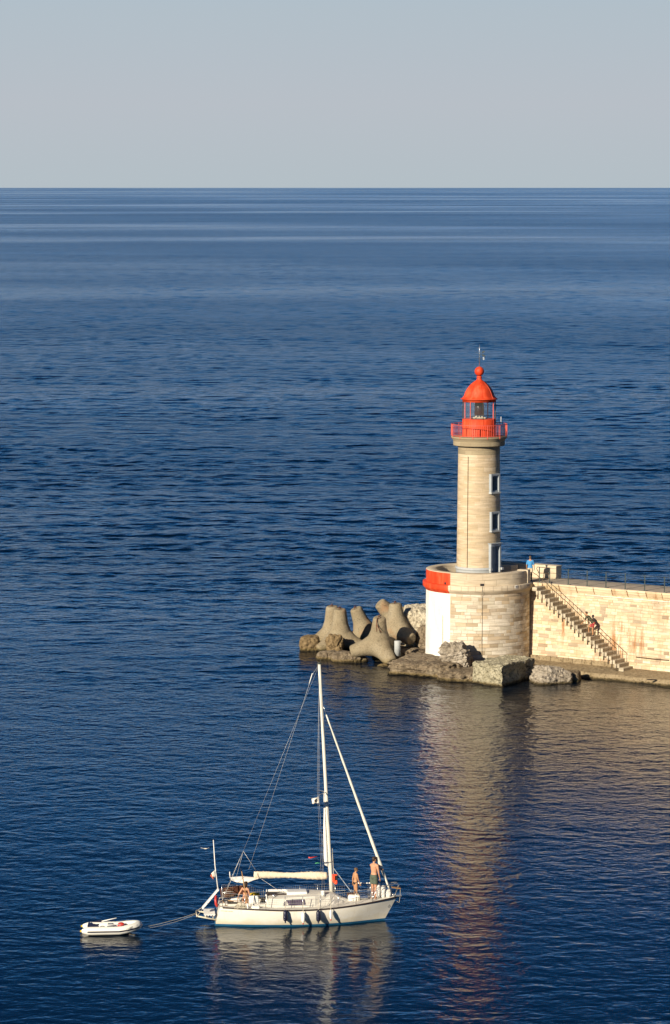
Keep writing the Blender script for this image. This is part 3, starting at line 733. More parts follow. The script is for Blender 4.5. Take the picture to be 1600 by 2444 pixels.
# staircase
random.seed(5)
st = thing('staircase', 'steep flight of cantilevered stone steps down the jetty wall', 'staircase')
NS = 22; LS = 1.2; zt0 = 5.42; zbq = ZQ + .16
sf = s_of(1285, .55, zt0); sl_ = s_of(1496, .6, zbq + .02); ds = (sl_ - sf) / (NS - 1); dz = (zt0 - zbq) / (NS - 1)
STEP = []
for k in range(NS):
    s = sf + ds * k; z = zt0 - dz * k; q = MB()
    o0 = back(z) - .1; o1 = back(z) + LS + random.uniform(-.05, .05) * (k < NS - 2)
    q.box(J(s, (o0 + o1) / 2, z - .135), (ds + .05, o1 - o0, .265), Matrix.Rotation(-JA, 3, 'Z'), (random.random(), 0, 0, 1), .012 if k % 3 else .04)
    q.build('step', 'step', st); STEP.append((s, o1, z))
rl = thing('stair_railing', 'thin brown iron handrail down the outer side of the steps', 'railing')
tops = []
for k, (s, o, z) in enumerate(STEP[:-1]):
    if k == 0: continue
    q = MB(); oo = o + .035; zt_ = z + 1.0
    q.bar(J(s, oo, z - .42), J(s, oo, zt_), .026)
    q.bar(J(s, oo + .01, z - .52), J(s, oo + .01, z - .24), .095); q.bar(J(s, oo - .04, z - .17), J(s, oo + .02, z - .17), .05)
    q.build('post', 'rustiron', rl); tops.append(J(s, oo, zt_))
b = MB(); b.tube([tops[0] + Vector((-.35, .05, .22)) * 1.0] + tops, .024, 6); b.build('handrail', 'rustiron', rl)

# walkway railing
wr = thing('walkway_railing', 'grey green iron post and wire railing along the jetty walkway', 'railing')
pp = [s_of(x, -.22, 5.6) for x in (1288, 1312.7, 1357, 1402, 1447, 1493, 1539.5, 1586.6)]
while pp[-1] < SJ1 - 2: pp.append(pp[-1] + 1.58)
for s in pp:
    q = MB(); q.bar(J(s, -.22, 5.58), J(s, -.22, 6.62), .062); q.box(J(s + .05, -.22, 5.612), (.24, .13, .03), Matrix.Rotation(-JA, 3, 'Z')); q.build('post', 'iron', wr)
for z, rr in ((6.58, .010), (6.27, .010), (5.95, .010)):
    q = MB(); q.tube([J(s, -.22, z - (.0 if i % 1 == 0 else .02)) for i, s in enumerate(pp[1:])], rr, 5); q.build('rail', 'iron', wr)
q = MB()
for z in (6.60, 6.22, 5.88): q.tube([J(pp[0] - .12, -.22, z)] + [J(s, -.22, z) for s in pp[:2]], .022, 6)
q.tube([J(pp[0], -.22, 6.6), J(pp[0] - .16, -.22, 6.6), J(pp[0] - .22, -.22, 6.48), J(pp[0] - .1, -.22, 6.3), J(pp[0], -.22, 6.22)], .022, 6); q.build('end_rail', 'rustiron', wr)

# pole on the wall, plank on the quay
b = MB(); sa, sb_ = s_of(1515, .3, 1.5), s_of(1594, .3, 1.4)
za = 1.32
b.tube([PJ(sa, za, .08), PJ((sa + sb_) / 2, za - .02, .08), PJ(sb_, za - .01, .08)], [.03, .035, .03], 6)
tag(b.build('wooden_pole', 'rustiron'), 'long dark brown pole fixed low along the pale jetty wall', 'pole')
b = MB(); p = atz(1556, 1623, .37); b.box(p + Vector((0, 0, .02)), (.62, .13, .06), Matrix.Rotation(R(24), 3, 'Z') @ Matrix.Rotation(R(4), 3, 'Y'), None, .015); tag(b.build('plank', 'darktrim'), 'short dark plank lying on the quay ledge at right', 'plank')

# ================================================================== ROCKS
def rock(name, label, mat, c, size, seed, rz=0, box=.0, rough=.22, freq=1.1, tilt=(0, 0), sub=4, fine=.05, group=None, strata=0.0):
    bm = bmesh.new(); bmesh.ops.create_icosphere(bm, subdivisions=sub, radius=1.0)
    off = Vector((seed * 13.1, seed * 7.7, seed * 3.3)); h = Vector(size) / 2
    for v in bm.verts:
        d = v.co.normalized()
        if box: 
            p = 2 + box * 10; k = (abs(d.x) ** p + abs(d.y) ** p + abs(d.z) ** p) ** (-1 / p); d = d * k
        q = Vector((d.x * h.x, d.y * h.y, d.z * h.z))
        n1 = noise.fractal(q * freq + off, 1.0, 2.1, 4); n2 = noise.noise(q * freq * 4.5 + off)
        ce = noise.voronoi(q * freq * 1.7 + off)[0]
        f = 1 + rough * n1 + fine * n2 - min(.35, max(0, .22 - (ce[1] - ce[0]))) * rough * 1.6
        q = q * f
        if strata: q += Vector((d.x, d.y, 0)) * strata * noise.noise(Vector((q.x * .3, q.y * .3, q.z * 7)) + off)
        v.co = q
    me = bpy.data.meshes.new(name); bm.to_mesh(me); bm.free(); me.materials.append(MAT[mat])
    for p in me.polygons: p.use_smooth = False
    o = bpy.data.objects.new(name, me); COL.objects.link(o); o.location = c; o.rotation_euler = (R(tilt[0]), R(tilt[1]), rz)
    return tag(o, label, 'rock', group)
def rpx(name, label, mat, x0, x1, ytop, ybot, Y, dep, seed, **k):
    a = aty(x0, ybot, Y); c = aty(x1, ytop, Y); zt_, zb_ = c.z, min(a.z, 0) - .35
    return rock(name, label, mat, ((a.x + c.x) / 2, Y + dep * .35, (zt_ + zb_) / 2), (abs(c.x - a.x) * 1.04, dep, (zt_ - zb_)), seed, **k)
RG = 'rocks at the foot of the lighthouse'
rock('flat_rock', 'low dark rock shelf behind the small grey post and the front tetrapod', 'rock', (4.7, 228.6, .05), (4.2, 4.6, 1.3), 61, box=.35, rough=.15, freq=.9, sub=5, group=RG)
rock('flat_rock', 'broad flat rock slab at the foot of the white painted bastion side', 'rock', (6.45, 221.6, .16), (5.0, 5.2, 1.5), 2, rz=R(-24), box=.35, rough=.13, freq=.8, sub=6, fine=.05, group=RG, strata=.12)
rock('flat_rock', 'low olive rock shelf between the slab and the rough concrete block', 'rock', (8.6, 219.0, -.02), (3.4, 4.6, 1.25), 4, rz=R(-20), box=.3, rough=.15, freq=.9, sub=5, group=RG, strata=.08)
rock('boulder', 'jagged pitted boulder leaning on the bastion beside its white paint', 'rock_pit', (7.85, 220.5, .95), (1.75, 1.5, 2.3), 9, rz=R(-12), box=.35, rough=.22, freq=1.1, tilt=(0, -14), sub=6, fine=.10, group=RG, strata=.14)
rock('boulder', 'large pale sunlit boulder behind the bastion, left of the white paint', 'rock_pale', (6.0, 230.6, 1.5), (2.9, 3.4, 3.3), 12, box=.4, rough=.10, freq=.8, sub=6, fine=.05, group=RG)
rock('boulder', 'dark shaded boulder between the right tetrapod and the white paint', 'rock', (6.25, 229.0, .95), (1.7, 1.6, 2.6), 15, box=.3, rough=.16, freq=.9, sub=5, group=RG)
rock('boulder', 'rough pink grey boulder right of the big concrete block', 'rock_pit', (13.75, 216.7, .12), (2.3, 1.9, 1.75), 21, rz=R(20), box=.3, rough=.17, freq=.9, tilt=(0, 14), sub=6, fine=.07, group=RG, strata=.1)
rock('boulder', 'dark flat boulder half sunk against the quay edge', 'rock', (14.9, 217.4, .15), (1.5, 1.3, 1.0), 22, rz=R(-10), box=.45, rough=.12, freq=1.0, sub=5, group=RG)
rpx('boulder', 'rounded brown rock furthest left at the waterline', 'rock_brown', 717, 762, 1520, 1551, 231.5, 1.6, 31, box=.4, rough=.12, sub=5, group=RG)
rpx('boulder', 'upright brown rock in front of the second tetrapod from left', 'rock_brown', 780, 818, 1515, 1560, 230.2, 1.0, 33, box=.15, rough=.25, freq=1.4, sub=5, fine=.1, group=RG)
rpx('boulder', 'low mossy rock at the water, left end of the front pair', 'rock', 757, 805, 1557, 1580, 227.0, 1.4, 36, box=.2, rough=.2, sub=5, group=RG)
rpx('boulder', 'low wide olive rock at the water in front of the tetrapods', 'rock', 795, 862, 1558, 1586, 226.0, 1.5, 38, box=.25, rough=.16, sub=5, group=RG)
rpx('boulder', 'small dark rock between the wide olive rock and the front tetrapod', 'rock', 850, 880, 1566, 1584, 226.3, 1.0, 40, rough=.2, sub=4, group=RG)
rpx('boulder', 'tiny rock awash under the foot of the front tetrapod', 'rock_brown', 900, 932, 1584, 1592, 223.6, .8, 44, rough=.2, sub=4, group=RG)
rpx('boulder', 'small brown rock under the left arm of the front tetrapod', 'rock_brown', 858, 872, 1556, 1568, 227.4, .7, 47, rough=.2, sub=4, group=RG)
rpx('boulder', 'dark rock in the shade beside the small grey bollard', 'rock', 925, 955, 1542, 1575, 226.6, 1.2, 49, box=.2, rough=.2, sub=5, group=RG)
rpx('boulder', 'weedy small rock barely above water in front of the slab', 'rock_brown', 914, 940, 1604, 1611, 221.4, .6, 52, rough=.3, sub=4, group=RG)

# the big rough concrete block
def block():
    base = [Vector(p) for p in ((8.75, 216.4, 0), (10.5, 214.5, 0), (12.8, 218.4, 0), (11.3, 220.3, 0))]
    cen = sum(base, Vector()) / 4
    bm = bmesh.new(); N = 40; g = {}
    def bil(u, v): return base[0].lerp(base[1], v).lerp(base[3].lerp(base[2], v), u)
    top = lambda u, v: 1.36 + .06 * v - .05 * u
    pts = []
    def disp(p, nrm, amt):
        q = p * 1.7; V = Vector
        return p + V((noise.fractal(q, 1, 2, 5), noise.fractal(q + V((31, 7, 3)), 1, 2, 5), .6 * noise.fractal(q + V((5, 41, 13)), 1, 2, 5))) * .15 + V((noise.noise(p * 8), noise.noise(p * 8 + V((9, 9, 9))), .4 * noise.noise(p * 8 + V((3, 19, 9))))) * .07
    def sheet(fn, nu, nv):
        V = [[bm.verts.new(fn(i / nu, j / nv)) for j in range(nv + 1)] for i in range(nu + 1)]
        for i in range(nu):
            for j in range(nv): bm.faces.new((V[i][j], V[i + 1][j], V[i + 1][j + 1], V[i][j + 1]))
    edge = lambda t: min(1, t * 12, (1 - t) * 12)
    sheet(lambda u, v: disp(bil(u, v) + Vector((0, 0, top(u, v))), Vector((0, 0, 1)), .035), 44, 36)
    for (i, j) in ((0, 1), (1, 2), (2, 3), (3, 0)):
        a, c = base[i], base[j]; nr = Vector(((c - a).y, -(c - a).x, 0)).normalized()
        if nr.dot((a + c) / 2 - cen) < 0: nr = -nr
        dark = i == 1
        def fn(t, w, a=a, c=c, nr=nr, dark=dark, i=i):
            uv = {0: (0, t), 1: (t, 1), 2: (1 - t, 1 - (0 if False else 0)), 3: (0, 0)}[i] if i < 2 else ((1 - 0, 1 - t) if i == 2 else (1 - t, 0))
            p = a.lerp(c, t) + Vector((0, 0, -.5 + (top(*uv) + .5) * w))
            under = (-.28 if dark else -.03) * math.sin(PI * min(1, (1 - w) * 1.15)) * (1 if w < .93 else 0) * edge(t)
            return disp(p + nr * under, nr, (.17 if dark else .085) * edge(w) * edge(t))
        sheet(fn, 48, 30)
    bmesh.ops.remove_doubles(bm, verts=bm.verts, dist=.03)
    bmesh.ops.recalc_face_normals(bm, faces=bm.faces)
    me = bpy.data.meshes.new('concrete_block'); bm.to_mesh(me); bm.free(); me.materials.append(MAT['block'])
    o = bpy.data.objects.new('concrete_block', me); COL.objects.link(o)
    tag(o, 'big rough concrete block with a flat top in the water below the bastion', 'concrete block')
block()

# rusty iron on the slab, small bollard
b = MB(); p = atz(1013, 1598, .25); b.tube([p + Vector((0, -.1, -.6)), p + Vector((-.02, -.1, .25)), p + Vector((.06, .05, .42)), p + Vector((.18, .3, .62))], .045, 7)
tag(b.build('mooring_iron', 'rust'), 'bent rusty orange iron bar on the edge of the rock slab', 'iron bar')
b = MB(); p = aty(949, 1556, 225.2); b.lathe([(0, p.z - .25), (.205, p.z - .25), (.205, p.z + .72), (.19, p.z + .745), (0, p.z + .745)], (p.x, p.y, 0), 24)
tag(b.build('bollard', 'lighttrim'), 'small pale grey cylindrical post standing between tetrapods and bastion', 'post')

# ================================================================== TETRAPODS
def tetra(label, px, py, Y, d1, d2, L=1.62, hook=True, seed=0, sc=1.0):
    c = aty(px, py, Y); u = Vector(d1).normalized(); w = Vector(d2); w = (w - u * w.dot(u)).normalized(); x = u.cross(w)
    dirs = [u]
    for k in range(3):
        a = 2 * PI * k / 3; h = w * math.cos(a) + x * math.sin(a); dirs.append(u * (-1 / 3) + h * (math.sqrt(8) / 3))
    L *= sc; r0, r1 = .90 * sc, .425 * sc
    t = thing('tetrapod', label, 'tetrapod', c, 0, 'tetrapods off the end of the jetty')
    b = MB(); b.ell((0, 0, 0), .76 * sc, n=20)
    for d in dirs:
        b.tube([d * .0, d * .32 * sc, d * (L * .5), d * (L - .09), d * L], [r0 * .95, r0 * .88, (r0 * .78 + r1) / 2 * .98, r1, r1 - .07], 28)
    o = b.build('body', 'tetra', t); bake(o, .045, 2, .5)
    if hook:
        x2 = u.orthogonal().normalized(); y2 = u.cross(x2)
        for off in ((-.12, -.1), (.1, .12)):
            o_ = u * (L - .03) + x2 * off[0] + y2 * off[1]; q = MB()
            q.tube([o_ - x2 * .09, o_ - x2 * .09 + u * .10, o_ - x2 * .03 + u * .15, o_ + x2 * .05 + u * .14, o_ + x2 * .09 + u * .08, o_ + x2 * .08], .022, 6)
            q.build('lifting_hook', 'rust', t)
    return t, dirs, L
tetra('tetrapod at the far left with one arm reaching down to the left', 795, 1515, 235.2, (-.03, -.10, 1), (-1, -.25, -.3), 2.02, sc=1.0)
tetra('tetrapod second from left, upright with two arms spread in the water', 812, 1521, 232.4, (.0, -.14, 1), (-.80, -.60, 0), 2.0)
tetra('tetrapod showing one leaning shaded arm between the upright ones', 873, 1512, 236.0, (-.36, -.15, .93), (.4, -.9, 0), 1.95, True)
t4, dd, L4 = tetra('front tetrapod with orange rust stains and a foot in the water', 904, 1537, 225.9, (.03, -.30, 1), (-.97, .05, -.1), 1.92)
q = MB(); u = dd[0]; s0 = u * (L4 - .02) + Vector((-.12, -.18, 0))
q.tube([s0, s0 + Vector((-.06, -.24, -.1)), s0 + Vector((-.08, -.33, -.5)), s0 + Vector((-.06, -.40, -.85))], .028, 6); q.tube([s0 + Vector((-.07, -.33, -.4)), s0 + Vector((.12, -.36, -.75)), s0 + Vector((.3, -.36, -.95))], .024, 6); q.build('rusty_bar', 'rust', t4)
tetra('tall tetrapod nearest the bastion with its round end facing out', 947, 1500, 228.9, (-.05, -.06, 1), (.60, -.8, 0), 1.72)
tetra('rearmost tetrapod tilted left behind the tall one', 943, 1476, 233.5, (-.72, -.25, .75), (.5, -.3, .9), 1.6, False)

# ================================================================== SAILBOAT
BO = Vector((-1.52, 145.42, 0)); BA = R(3.5)
BM = Matrix.Translation(BO) @ Matrix.Rotation(BA, 4, 'Z'); BMI = BM.inverted()
def bl(px, py, yl):
    o = BMI @ Vector((0, 0, CH)); d = BMI.to_3x3() @ ray(px, py)
    return o + d * ((yl - o.y) / d.y)
def bz(px, py, z):
    return BMI @ atz(px, py, z)
boat = thing('sailboat', 'white sloop with furled sails and blue waterline under motor below the jetty', 'sailboat', BO, BA)
def interp(x, T):
    if x <= T[0][0]: return T[0][1]
    for (a, fa), (c, fc) in zip(T, T[1:]):
        if x <= c: 
            t = (x - a) / (c - a); return fa + (fc - fa) * t
    return T[-1][1]
XB = bl(948, 2144, 0).x
HB = [(0, .86), (.1, 1.02), (.22, 1.18), (.36, 1.28), (.5, 1.29), (.62, 1.18), (.74, .95), (.84, .67), (.92, .38), (.97, .16), (1, .015)]
def smooth_tab(T, n=81):
    xs = [i / (n - 1) for i in range(n)]; v = [interp(x, T) for x in xs]
    for _ in range(10): v = [v[0]] + [(v[i - 1] + 2 * v[i] + v[i + 1]) / 4 for i in range(1, n - 1)] + [v[-1]]
    return list(zip(xs, v))
HB = smooth_tab(HB)
SH = smooth_tab([(0, .84), (.15, .80), (.35, .755), (.5, .76), (.65, .80), (.8, .88), (1, 1.03)])
def hx(t, z):
    zs_ = interp(t, SH); x0 = -3.66 + .22 * max(z, -.2) / .84; x1 = 3.64 + (XB - 3.64) * max(z, -.3) / 1.03
    return x0 + (x1 - x0) * t
def hull_pt(t, q, side):     # q 0 (below water) .. 1 (sheer)
    z = -.45 + (interp(t, SH) + .45) * q; s = .45 + .55 * math.sin(min(1, q * 1.02) * PI / 2) ** .75
    if t > .8: s *= 1 - (t - .8) / .2 * .35 * (1 - q)
    return Vector((hx(t, z), side * interp(t, HB) * s, z))
NT_, NQ = 72, 16
b = MB()
for side in (-1, 1):
    V = [[b.v(hull_pt(i / NT_, q / NQ, side)) for q in range(NQ + 1)] for i in range(NT_ + 1)]
    for i in range(NT_):
        for q in range(NQ):
            b.mi = 0
            f = b.face([V[i][q], V[i + 1][q], V[i + 1][q + 1], V[i][q + 1]], smooth=True)
TR = [[hull_pt(0, q / NQ, -1) for q in range(NQ + 1)], [hull_pt(0, q / NQ, 1) for q in range(NQ + 1)]]
b.grid(TR, smooth=False)
b.build('hull', 'gelcoat', boat)
# boot stripe: paint film just proud of the skin
b = MB()
def at_z(t, z, side, off):
    zs_ = interp(t, SH); q = (z + .45) / (zs_ + .45); p = hull_pt(t, q, side); n_ = Vector((0, side, 0)) if t < .97 else Vector((.7, side * .7, 0)); return p + n_ * off
for side in (-1, 1):
    b.grid([[at_z(i / 60, z, side, .005) for z in (-.12, 0, .05 , .085 + .03 * (i / 60 - .5) ** 2)] for i in range(61)])
b.grid([[at_z(0, z, sd, 0) + Vector((-.006, 0, 0)) for z in (-.12, .12)] for sd in (-1, 1)], smooth=False)
b.build('boot_stripe', 'bootblue', boat)
for side in (-1, 1):
    b = MB(); b.tube([hull_pt(.015 + .985 * i / 60, .985, side) + Vector((0, side * .012, 0)) for i in range(61)], .030, 8); b.build('rub_rail', 'darktrim', boat)
# deck with a cockpit opening
CK = (-3.05, -1.42, .62)
b = MB()
rows = []
for i in range(61):
    t = i / 60; z = interp(t, SH); w = interp(t, HB) - .02; rows.append([(hx(t, z), w * k / 8, z + .01 + .035 * (1 - (k / 8) ** 2)) for k in range(-8, 9)])
V = [[b.v(Vector(p)) for p in r] for r in rows]
for i in range(60):
    for j in range(16):
        c = (V[i][j].co + V[i + 1][j + 1].co) / 2
        if CK[0] < c.x < CK[1] and abs(c.y) < CK[2]: continue
        if -1.3 < c.x < 1.6 and abs(c.y) < .5: continue
        b.face([V[i][j], V[i + 1][j], V[i + 1][j + 1], V[i][j + 1]])
b.build('deck', 'deckp', boat)
b = MB()
x0, x1, w = CK[0] - .05, CK[1] + .1, CK[2] + .03
b.box(((x0 + x1) / 2, 0, .22), (x1 - x0, 2 * w, .04)); 
for sd in (-1, 1):
    b.box(((x0 + x1) / 2, sd * (w + .01), .57), (x1 - x0, .05, .72)); b.box(((x0 + x1) / 2, sd * (w - .17), .50), (x1 - x0 - .1, .34, .06)); b.box(((x0 + x1) / 2, sd * (w - .33), .37), (x1 - x0 - .1, .03, .28))
b.box((x0, 0, .53), (.05, 2 * w, .64)); b.box((x1, 0, .45), (.05, 2 * w, .44)); b.box((-3.28, 0, .90), (.34, 1.3, .10), None, None, .02)
b.build('cockpit', 'deckp', boat)
# cabin trunk
CS = [(-1.38, .86, .76, 1.19), (-.6, .90, .78, 1.21), (.25, .86, .74, 1.24), (.62, .82, .68, 1.25), (1.28, .70, .34, 1.27), (1.46, .66, .24, 1.22), (1.82, .56, .18, 1.02), (2.22, .42, .12, .84)]
def deckz(x): return interp(max(0, min(1, (x + 3.5) / (XB + 3.5))), SH) + .03
b = MB(); rows = []
for x, wb, wt, zt_ in CS:
    zd = deckz(x) - .03; half = [(-wb, zd), (-wb * .985, zd + .04), (-wt - .03, zt_ - .07), (-wt, zt_ - .02), (-wt * .6, zt_ + .02), (0, zt_ + .035)]
    rows.append([(x, y, z) for y, z in half] + [(x, -y, z) for y, z in reversed(half[:-1])])
b.grid(rows, smooth=False)
b.poly([Vector(p) for p in rows[0][:3] + rows[0][-3:]]); b.poly([Vector(p) for p in rows[-1]])
cab = b.build('cabin', 'deckp', boat)
def cab_side(x, f, sd, off):
    i = max(k for k in range(len(CS) - 1) if CS[k][0] <= x); a, c = CS[i], CS[i + 1]; t = (x - a[0]) / (c[0] - a[0]); L = lambda k: a[k] + (c[k] - a[k]) * t
    zd = deckz(x) + .01; return Vector((x, sd * (L(1) * .985 + (L(2) + .03 - L(1) * .985) * f + off), zd + (L(3) - .07 - zd) * f))
for sd in (-1, 1):
    b = MB(); b.grid([[cab_side(x, f, sd, .006) for f in (lo, .5, hi)] for x, lo, hi in ((-.74, .28, .40), (-.70, .22, .84), (-.2, .22, .84), (.13, .24, .84), (.20, .26, .80))], smooth=False)
    wd = b.build('cabin_window', 'winglass', cab)
    q = MB(); q.tube([cab_side(x, f, sd, .012) for x, f in ((-.74, .20), (-.70, .88), (.16, .88), (.22, .22), (-.74, .20))], .012, 5, False); q.build('frame', 'lighttrim', wd)
# companionway, hatch hood
b = MB(); b.box((-1.06, 0, 1.22), (.62, .56, .03)); b.box((-1.395, 0, .98), (.03, .56, .46)); b.build('companionway', 'dark', cab)
b = MB()
for sd in (-1, 1): b.box((-.55, sd * .33, 1.255), (1.75, .06, .07), None, None, .015)
b.box((-1.40, -.36, 1.02), (.06, .12, .52), None, None, .02); b.box((-1.40, .36, 1.02), (.06, .12, .52), None, None, .02); b.build('hatch_runner', 'darktrim', cab)
b = MB(); b.grid([[(x, y, z) for y, z in ((-.40, 1.19), (-.39, 1.29 - dz), (-.33, 1.345 - dz), (0, 1.36 - dz), (.33, 1.345 - dz), (.39, 1.29 - dz), (.40, 1.19))] for x, dz in ((-.57, .02), (-.53, 0), (.28, 0), (.36, .10), (.44, .17))], False, False)
b.poly([Vector((-.57, y, z)) for y, z in ((-.40, 1.19), (-.39, 1.27), (-.33, 1.325), (0, 1.34), (.33, 1.325), (.39, 1.27), (.40, 1.19))])
b.build('hatch_hood', 'whiteplastic', cab)
b = MB(); b.box((-1.0, .34, 1.28), (.86, .09, .11), None, None, .02); b.build('hatch_rail', 'whiteplastic', cab)
b = MB(); b.box((-1.43, -.42, 1.06), (.07, .12, .46), Matrix.Rotation(R(-8), 3, 'Y'), None, .03); b.build('spray_board', 'whiteplastic', cab)
for y in (-.62, .62):
    b = MB(); b.lathe([(0, 0), (.07, 0), (.055, .05), (.06, .1), (0, .1)], (-1.15, y, 1.2), 16); b.build('winch', 'steel', cab)
b = MB(); b.tube([(.98, -.48, 1.2), (.98, -.48, 1.36)], [.09, .07], 12); b.ell((.98, -.48, 1.37), (.10, .10, .06)); b.build('ventilator', 'whiteplastic', cab)
# mast, wedge of stowed sail, boom
MF = bl(792, 2134, 0); MT = bl(762.5, 1586, 0)
mp = lambda f: MF + (MT - MF) * f
b = MB(); rows = []
for f in [i / 12 for i in range(13)]:
    c = mp(f); k = 1 - .25 * f; rows.append([c + Vector((.082 * k * math.cos(2 * PI * j / 16), .06 * k * math.sin(2 * PI * j / 16), 0)) for j in range(16)])
b.grid(rows, True, True, (.5, 0, 0, 1), True, True); mast = b.build('mast', 'alu', boat)
b = MB(); rows = []
for f, w in ((.12, .02), (.128, .14), (.16, .15), (.22, .135), (.30, .10), (.37, .05), (.44, .02)):
    c = mp(f) + Vector((-.09 - w * .45, -.01, 0)); rows.append([c + Vector((w * .62 * math.cos(2 * PI * j / 12), w * .55 * math.sin(2 * PI * j / 12), 0)) for j in range(12)])
b.grid(rows, True, True, (.5, 0, 0, 1), True, True); b.build('luff_sail', 'sail', boat)
BY = bl(783, 2092, 0); BE = bl(606, 2089.5, .12)
b = MB(); b.tube([BY, BE], .055, 12); boom = b.build('boom', 'alu', boat)
b = MB(); rows = []
for i in range(41):
    f = i / 40; c = BY.lerp(BE, .012 + f * .985) + Vector((0, 0, .045)); r = .135 + .02 * math.sin(f * 9) - .02 * f
    row = []
    for j in range(16):
        a = 2 * PI * j / 16; w = 1 + .09 * math.sin(f * 95 + 2.2 * math.sin(a * 2)) + .13 * noise.noise((f * 16, a * 1.5, 2)); row.append(c + Vector((0, r * .95 * w * math.sin(a), r * 1.12 * w * math.cos(a) - .02)))
    rows.append(row)
b.grid(rows, True, True, (.5, 0, 0, 1), True, True); b.build('sail_cover', 'canvas', boom)
# loose cloth hanging from the boom end
b = MB(); tp = [(549, 2094), (562, 2093), (580, 2091.5), (592, 2093), (606, 2094), (622, 2096)]; bt = [(552, 2101), (564, 2106), (580, 2108.5), (592, 2107), (606, 2101), (624, 2097)]
rows = []
for (x, y), (x2, y2) in zip(tp, bt):
    f_ = [bl(x, y, .25), bl((x + x2) / 2, (y + y2) / 2, .06), bl(x2, y2, -.06)]
    rows.append(f_ + [p + Vector((0, .02, 0)) for p in reversed(f_)])
b.grid(rows, True, True); b.tube([bl(548.5, 2081, .3), bl(549.5, 2096, .3)], .02, 6); b.build('loose_sail', 'sail', boat)
# furled jib and stays
JT = bl(779, 1706, 0); JB = bl(934, 2134, 0)
b = MB(); rr = []
pts = [JT.lerp(JB, k / 24) for k in range(25)]
b.tube(pts, [.028 + .048 * min(1, k / 20) ** .8 + .006 * math.sin(k * 2.3) if k < 21 else .072 - .011 * (k - 20) for k in range(25)], 12); b.build('furled_jib', 'alu', boat)
MM = mp(.81)
b = MB(); b.tube([bl(772, 1684, 0), JT], .012, 6); b.tube([JB, Vector((XB - .02, 0, 1.05))], .05, 8); b.build('forestay', 'steel', boat)
def wire(name, pts, r=.0065, mat='wire'):
    q = MB(); q.tube(pts, r, 5); return q.build(name, mat, boat)
SP = bl(581, 2032, 0)
wire('topping_lift', [MT, bl(746, 1610, 0), bl(594, 2076, .1)], .005)
q = MB(); q.tube([bl(746, 1607, 0), bl(738.5, 1632, 0)], .02, 6); q.build('backstay_sleeve', 'whiteplastic', boat)
wire('backstay', [MT, SP], .004)
for px, py, y in ((528, 2150, .75), (531, 2150, -.75)): wire('backstay', [SP, bl(px, py, y)], .007)
wire('backstay', [SP, bl(565, 2092, .2)], .006); wire('boom_line', [SP, bl(611, 2078, 0)], .008)
wire('mainsheet', [bl(624, 2098, 0), bl(692, 2144, -.2)], .007)
for sd in (-1, 1):
    pl = Vector((1.05, sd * 1.10, .84)); tp_ = mp(.44) + Vector((-.35, sd * .62, .05))
    q = MB(); q.tube([mp(.445), tp_], [.022, .014], 6); q.build('spreader', 'steel', mast)
    wire('shroud', [MT + Vector((0, 0, -.2)), tp_, pl], .0045)
    wire('shroud', [mp(.43), pl + Vector((-.2, 0, 0))], .0045); wire('shroud', [mp(.43), pl + Vector((.25, 0, 0))], .0045)
wire('halyard', [mp(.2) + Vector((.13, -.05, 0)), mp(.01) + Vector((.12, -.05, 0))], .012, 'rope')
q = MB(); q.bar(bl(796, 2072, -.1), bl(838, 2128, -.1), .045, .03); q.build('spinnaker_pole', 'greypaint', boat)
b = MB(); b.ell(MT + Vector((0, 0, .06)), (.05, .05, .03)); b.tube([MT + Vector((-.1, 0, .02)), MT + Vector((.12, 0, .02))], .02, 6); b.tube([MT + Vector((.05, 0, 0)), MT + Vector((.06, 0, .22))], .006, 5); b.build('masthead', 'iron', mast)
# stanchions, lifelines, net
ST = {}
for sd in (-1, 1):
    tops = []
    for t in (.14, .26, .37, .47, .57, .67, .77, .86):
        p = hull_pt(t, 1, sd) + Vector((0, -sd * .06, 0)); q = MB(); q.tube([p, p + Vector((0, 0, .58))], .013, 6); q.build('stanchion', 'steel', boat); tops.append(p + Vector((0, 0, .58)))
    ST[sd] = tops
    pb = Vector((XB - .15, sd * .12, 1.62)); ps = hull_pt(.02, 1, sd) + Vector((.05, -sd * .06, .62))
    for dz in (0, -.29): wire('lifeline', [p + Vector((0, 0, dz)) for p in [ps] + tops + [pb]], .006)
    q = MB(); xs = []
    line = [ps] + tops + [pb]
    for a, c in zip(line, line[1:]):
        n = max(2, int((c - a).length / .09))
        for k in range(n): p = a.lerp(c, k / n); q.bar(p, p + Vector((0, 0, -.54)), .0017)
    for dz in (-.1, -.2, -.38, -.48): q.tube([p + Vector((0, 0, dz)) for p in line], .002, 3)
    q.build('safety_net', 'rope', boat)
q = MB(); T = ST[1]
q.tube([T[4].lerp(T[3], .2) + Vector((0, 0, .02)), T[5].lerp(T[6], .1) + Vector((0, 0, .02))], .032, 8); q.tube([T[6].lerp(T[7], .2) + Vector((0, 0, .02)), T[7] + Vector((.3, -.1, .03))], .032, 8); q.build('lifeline_sleeve', 'whiteplastic', boat)
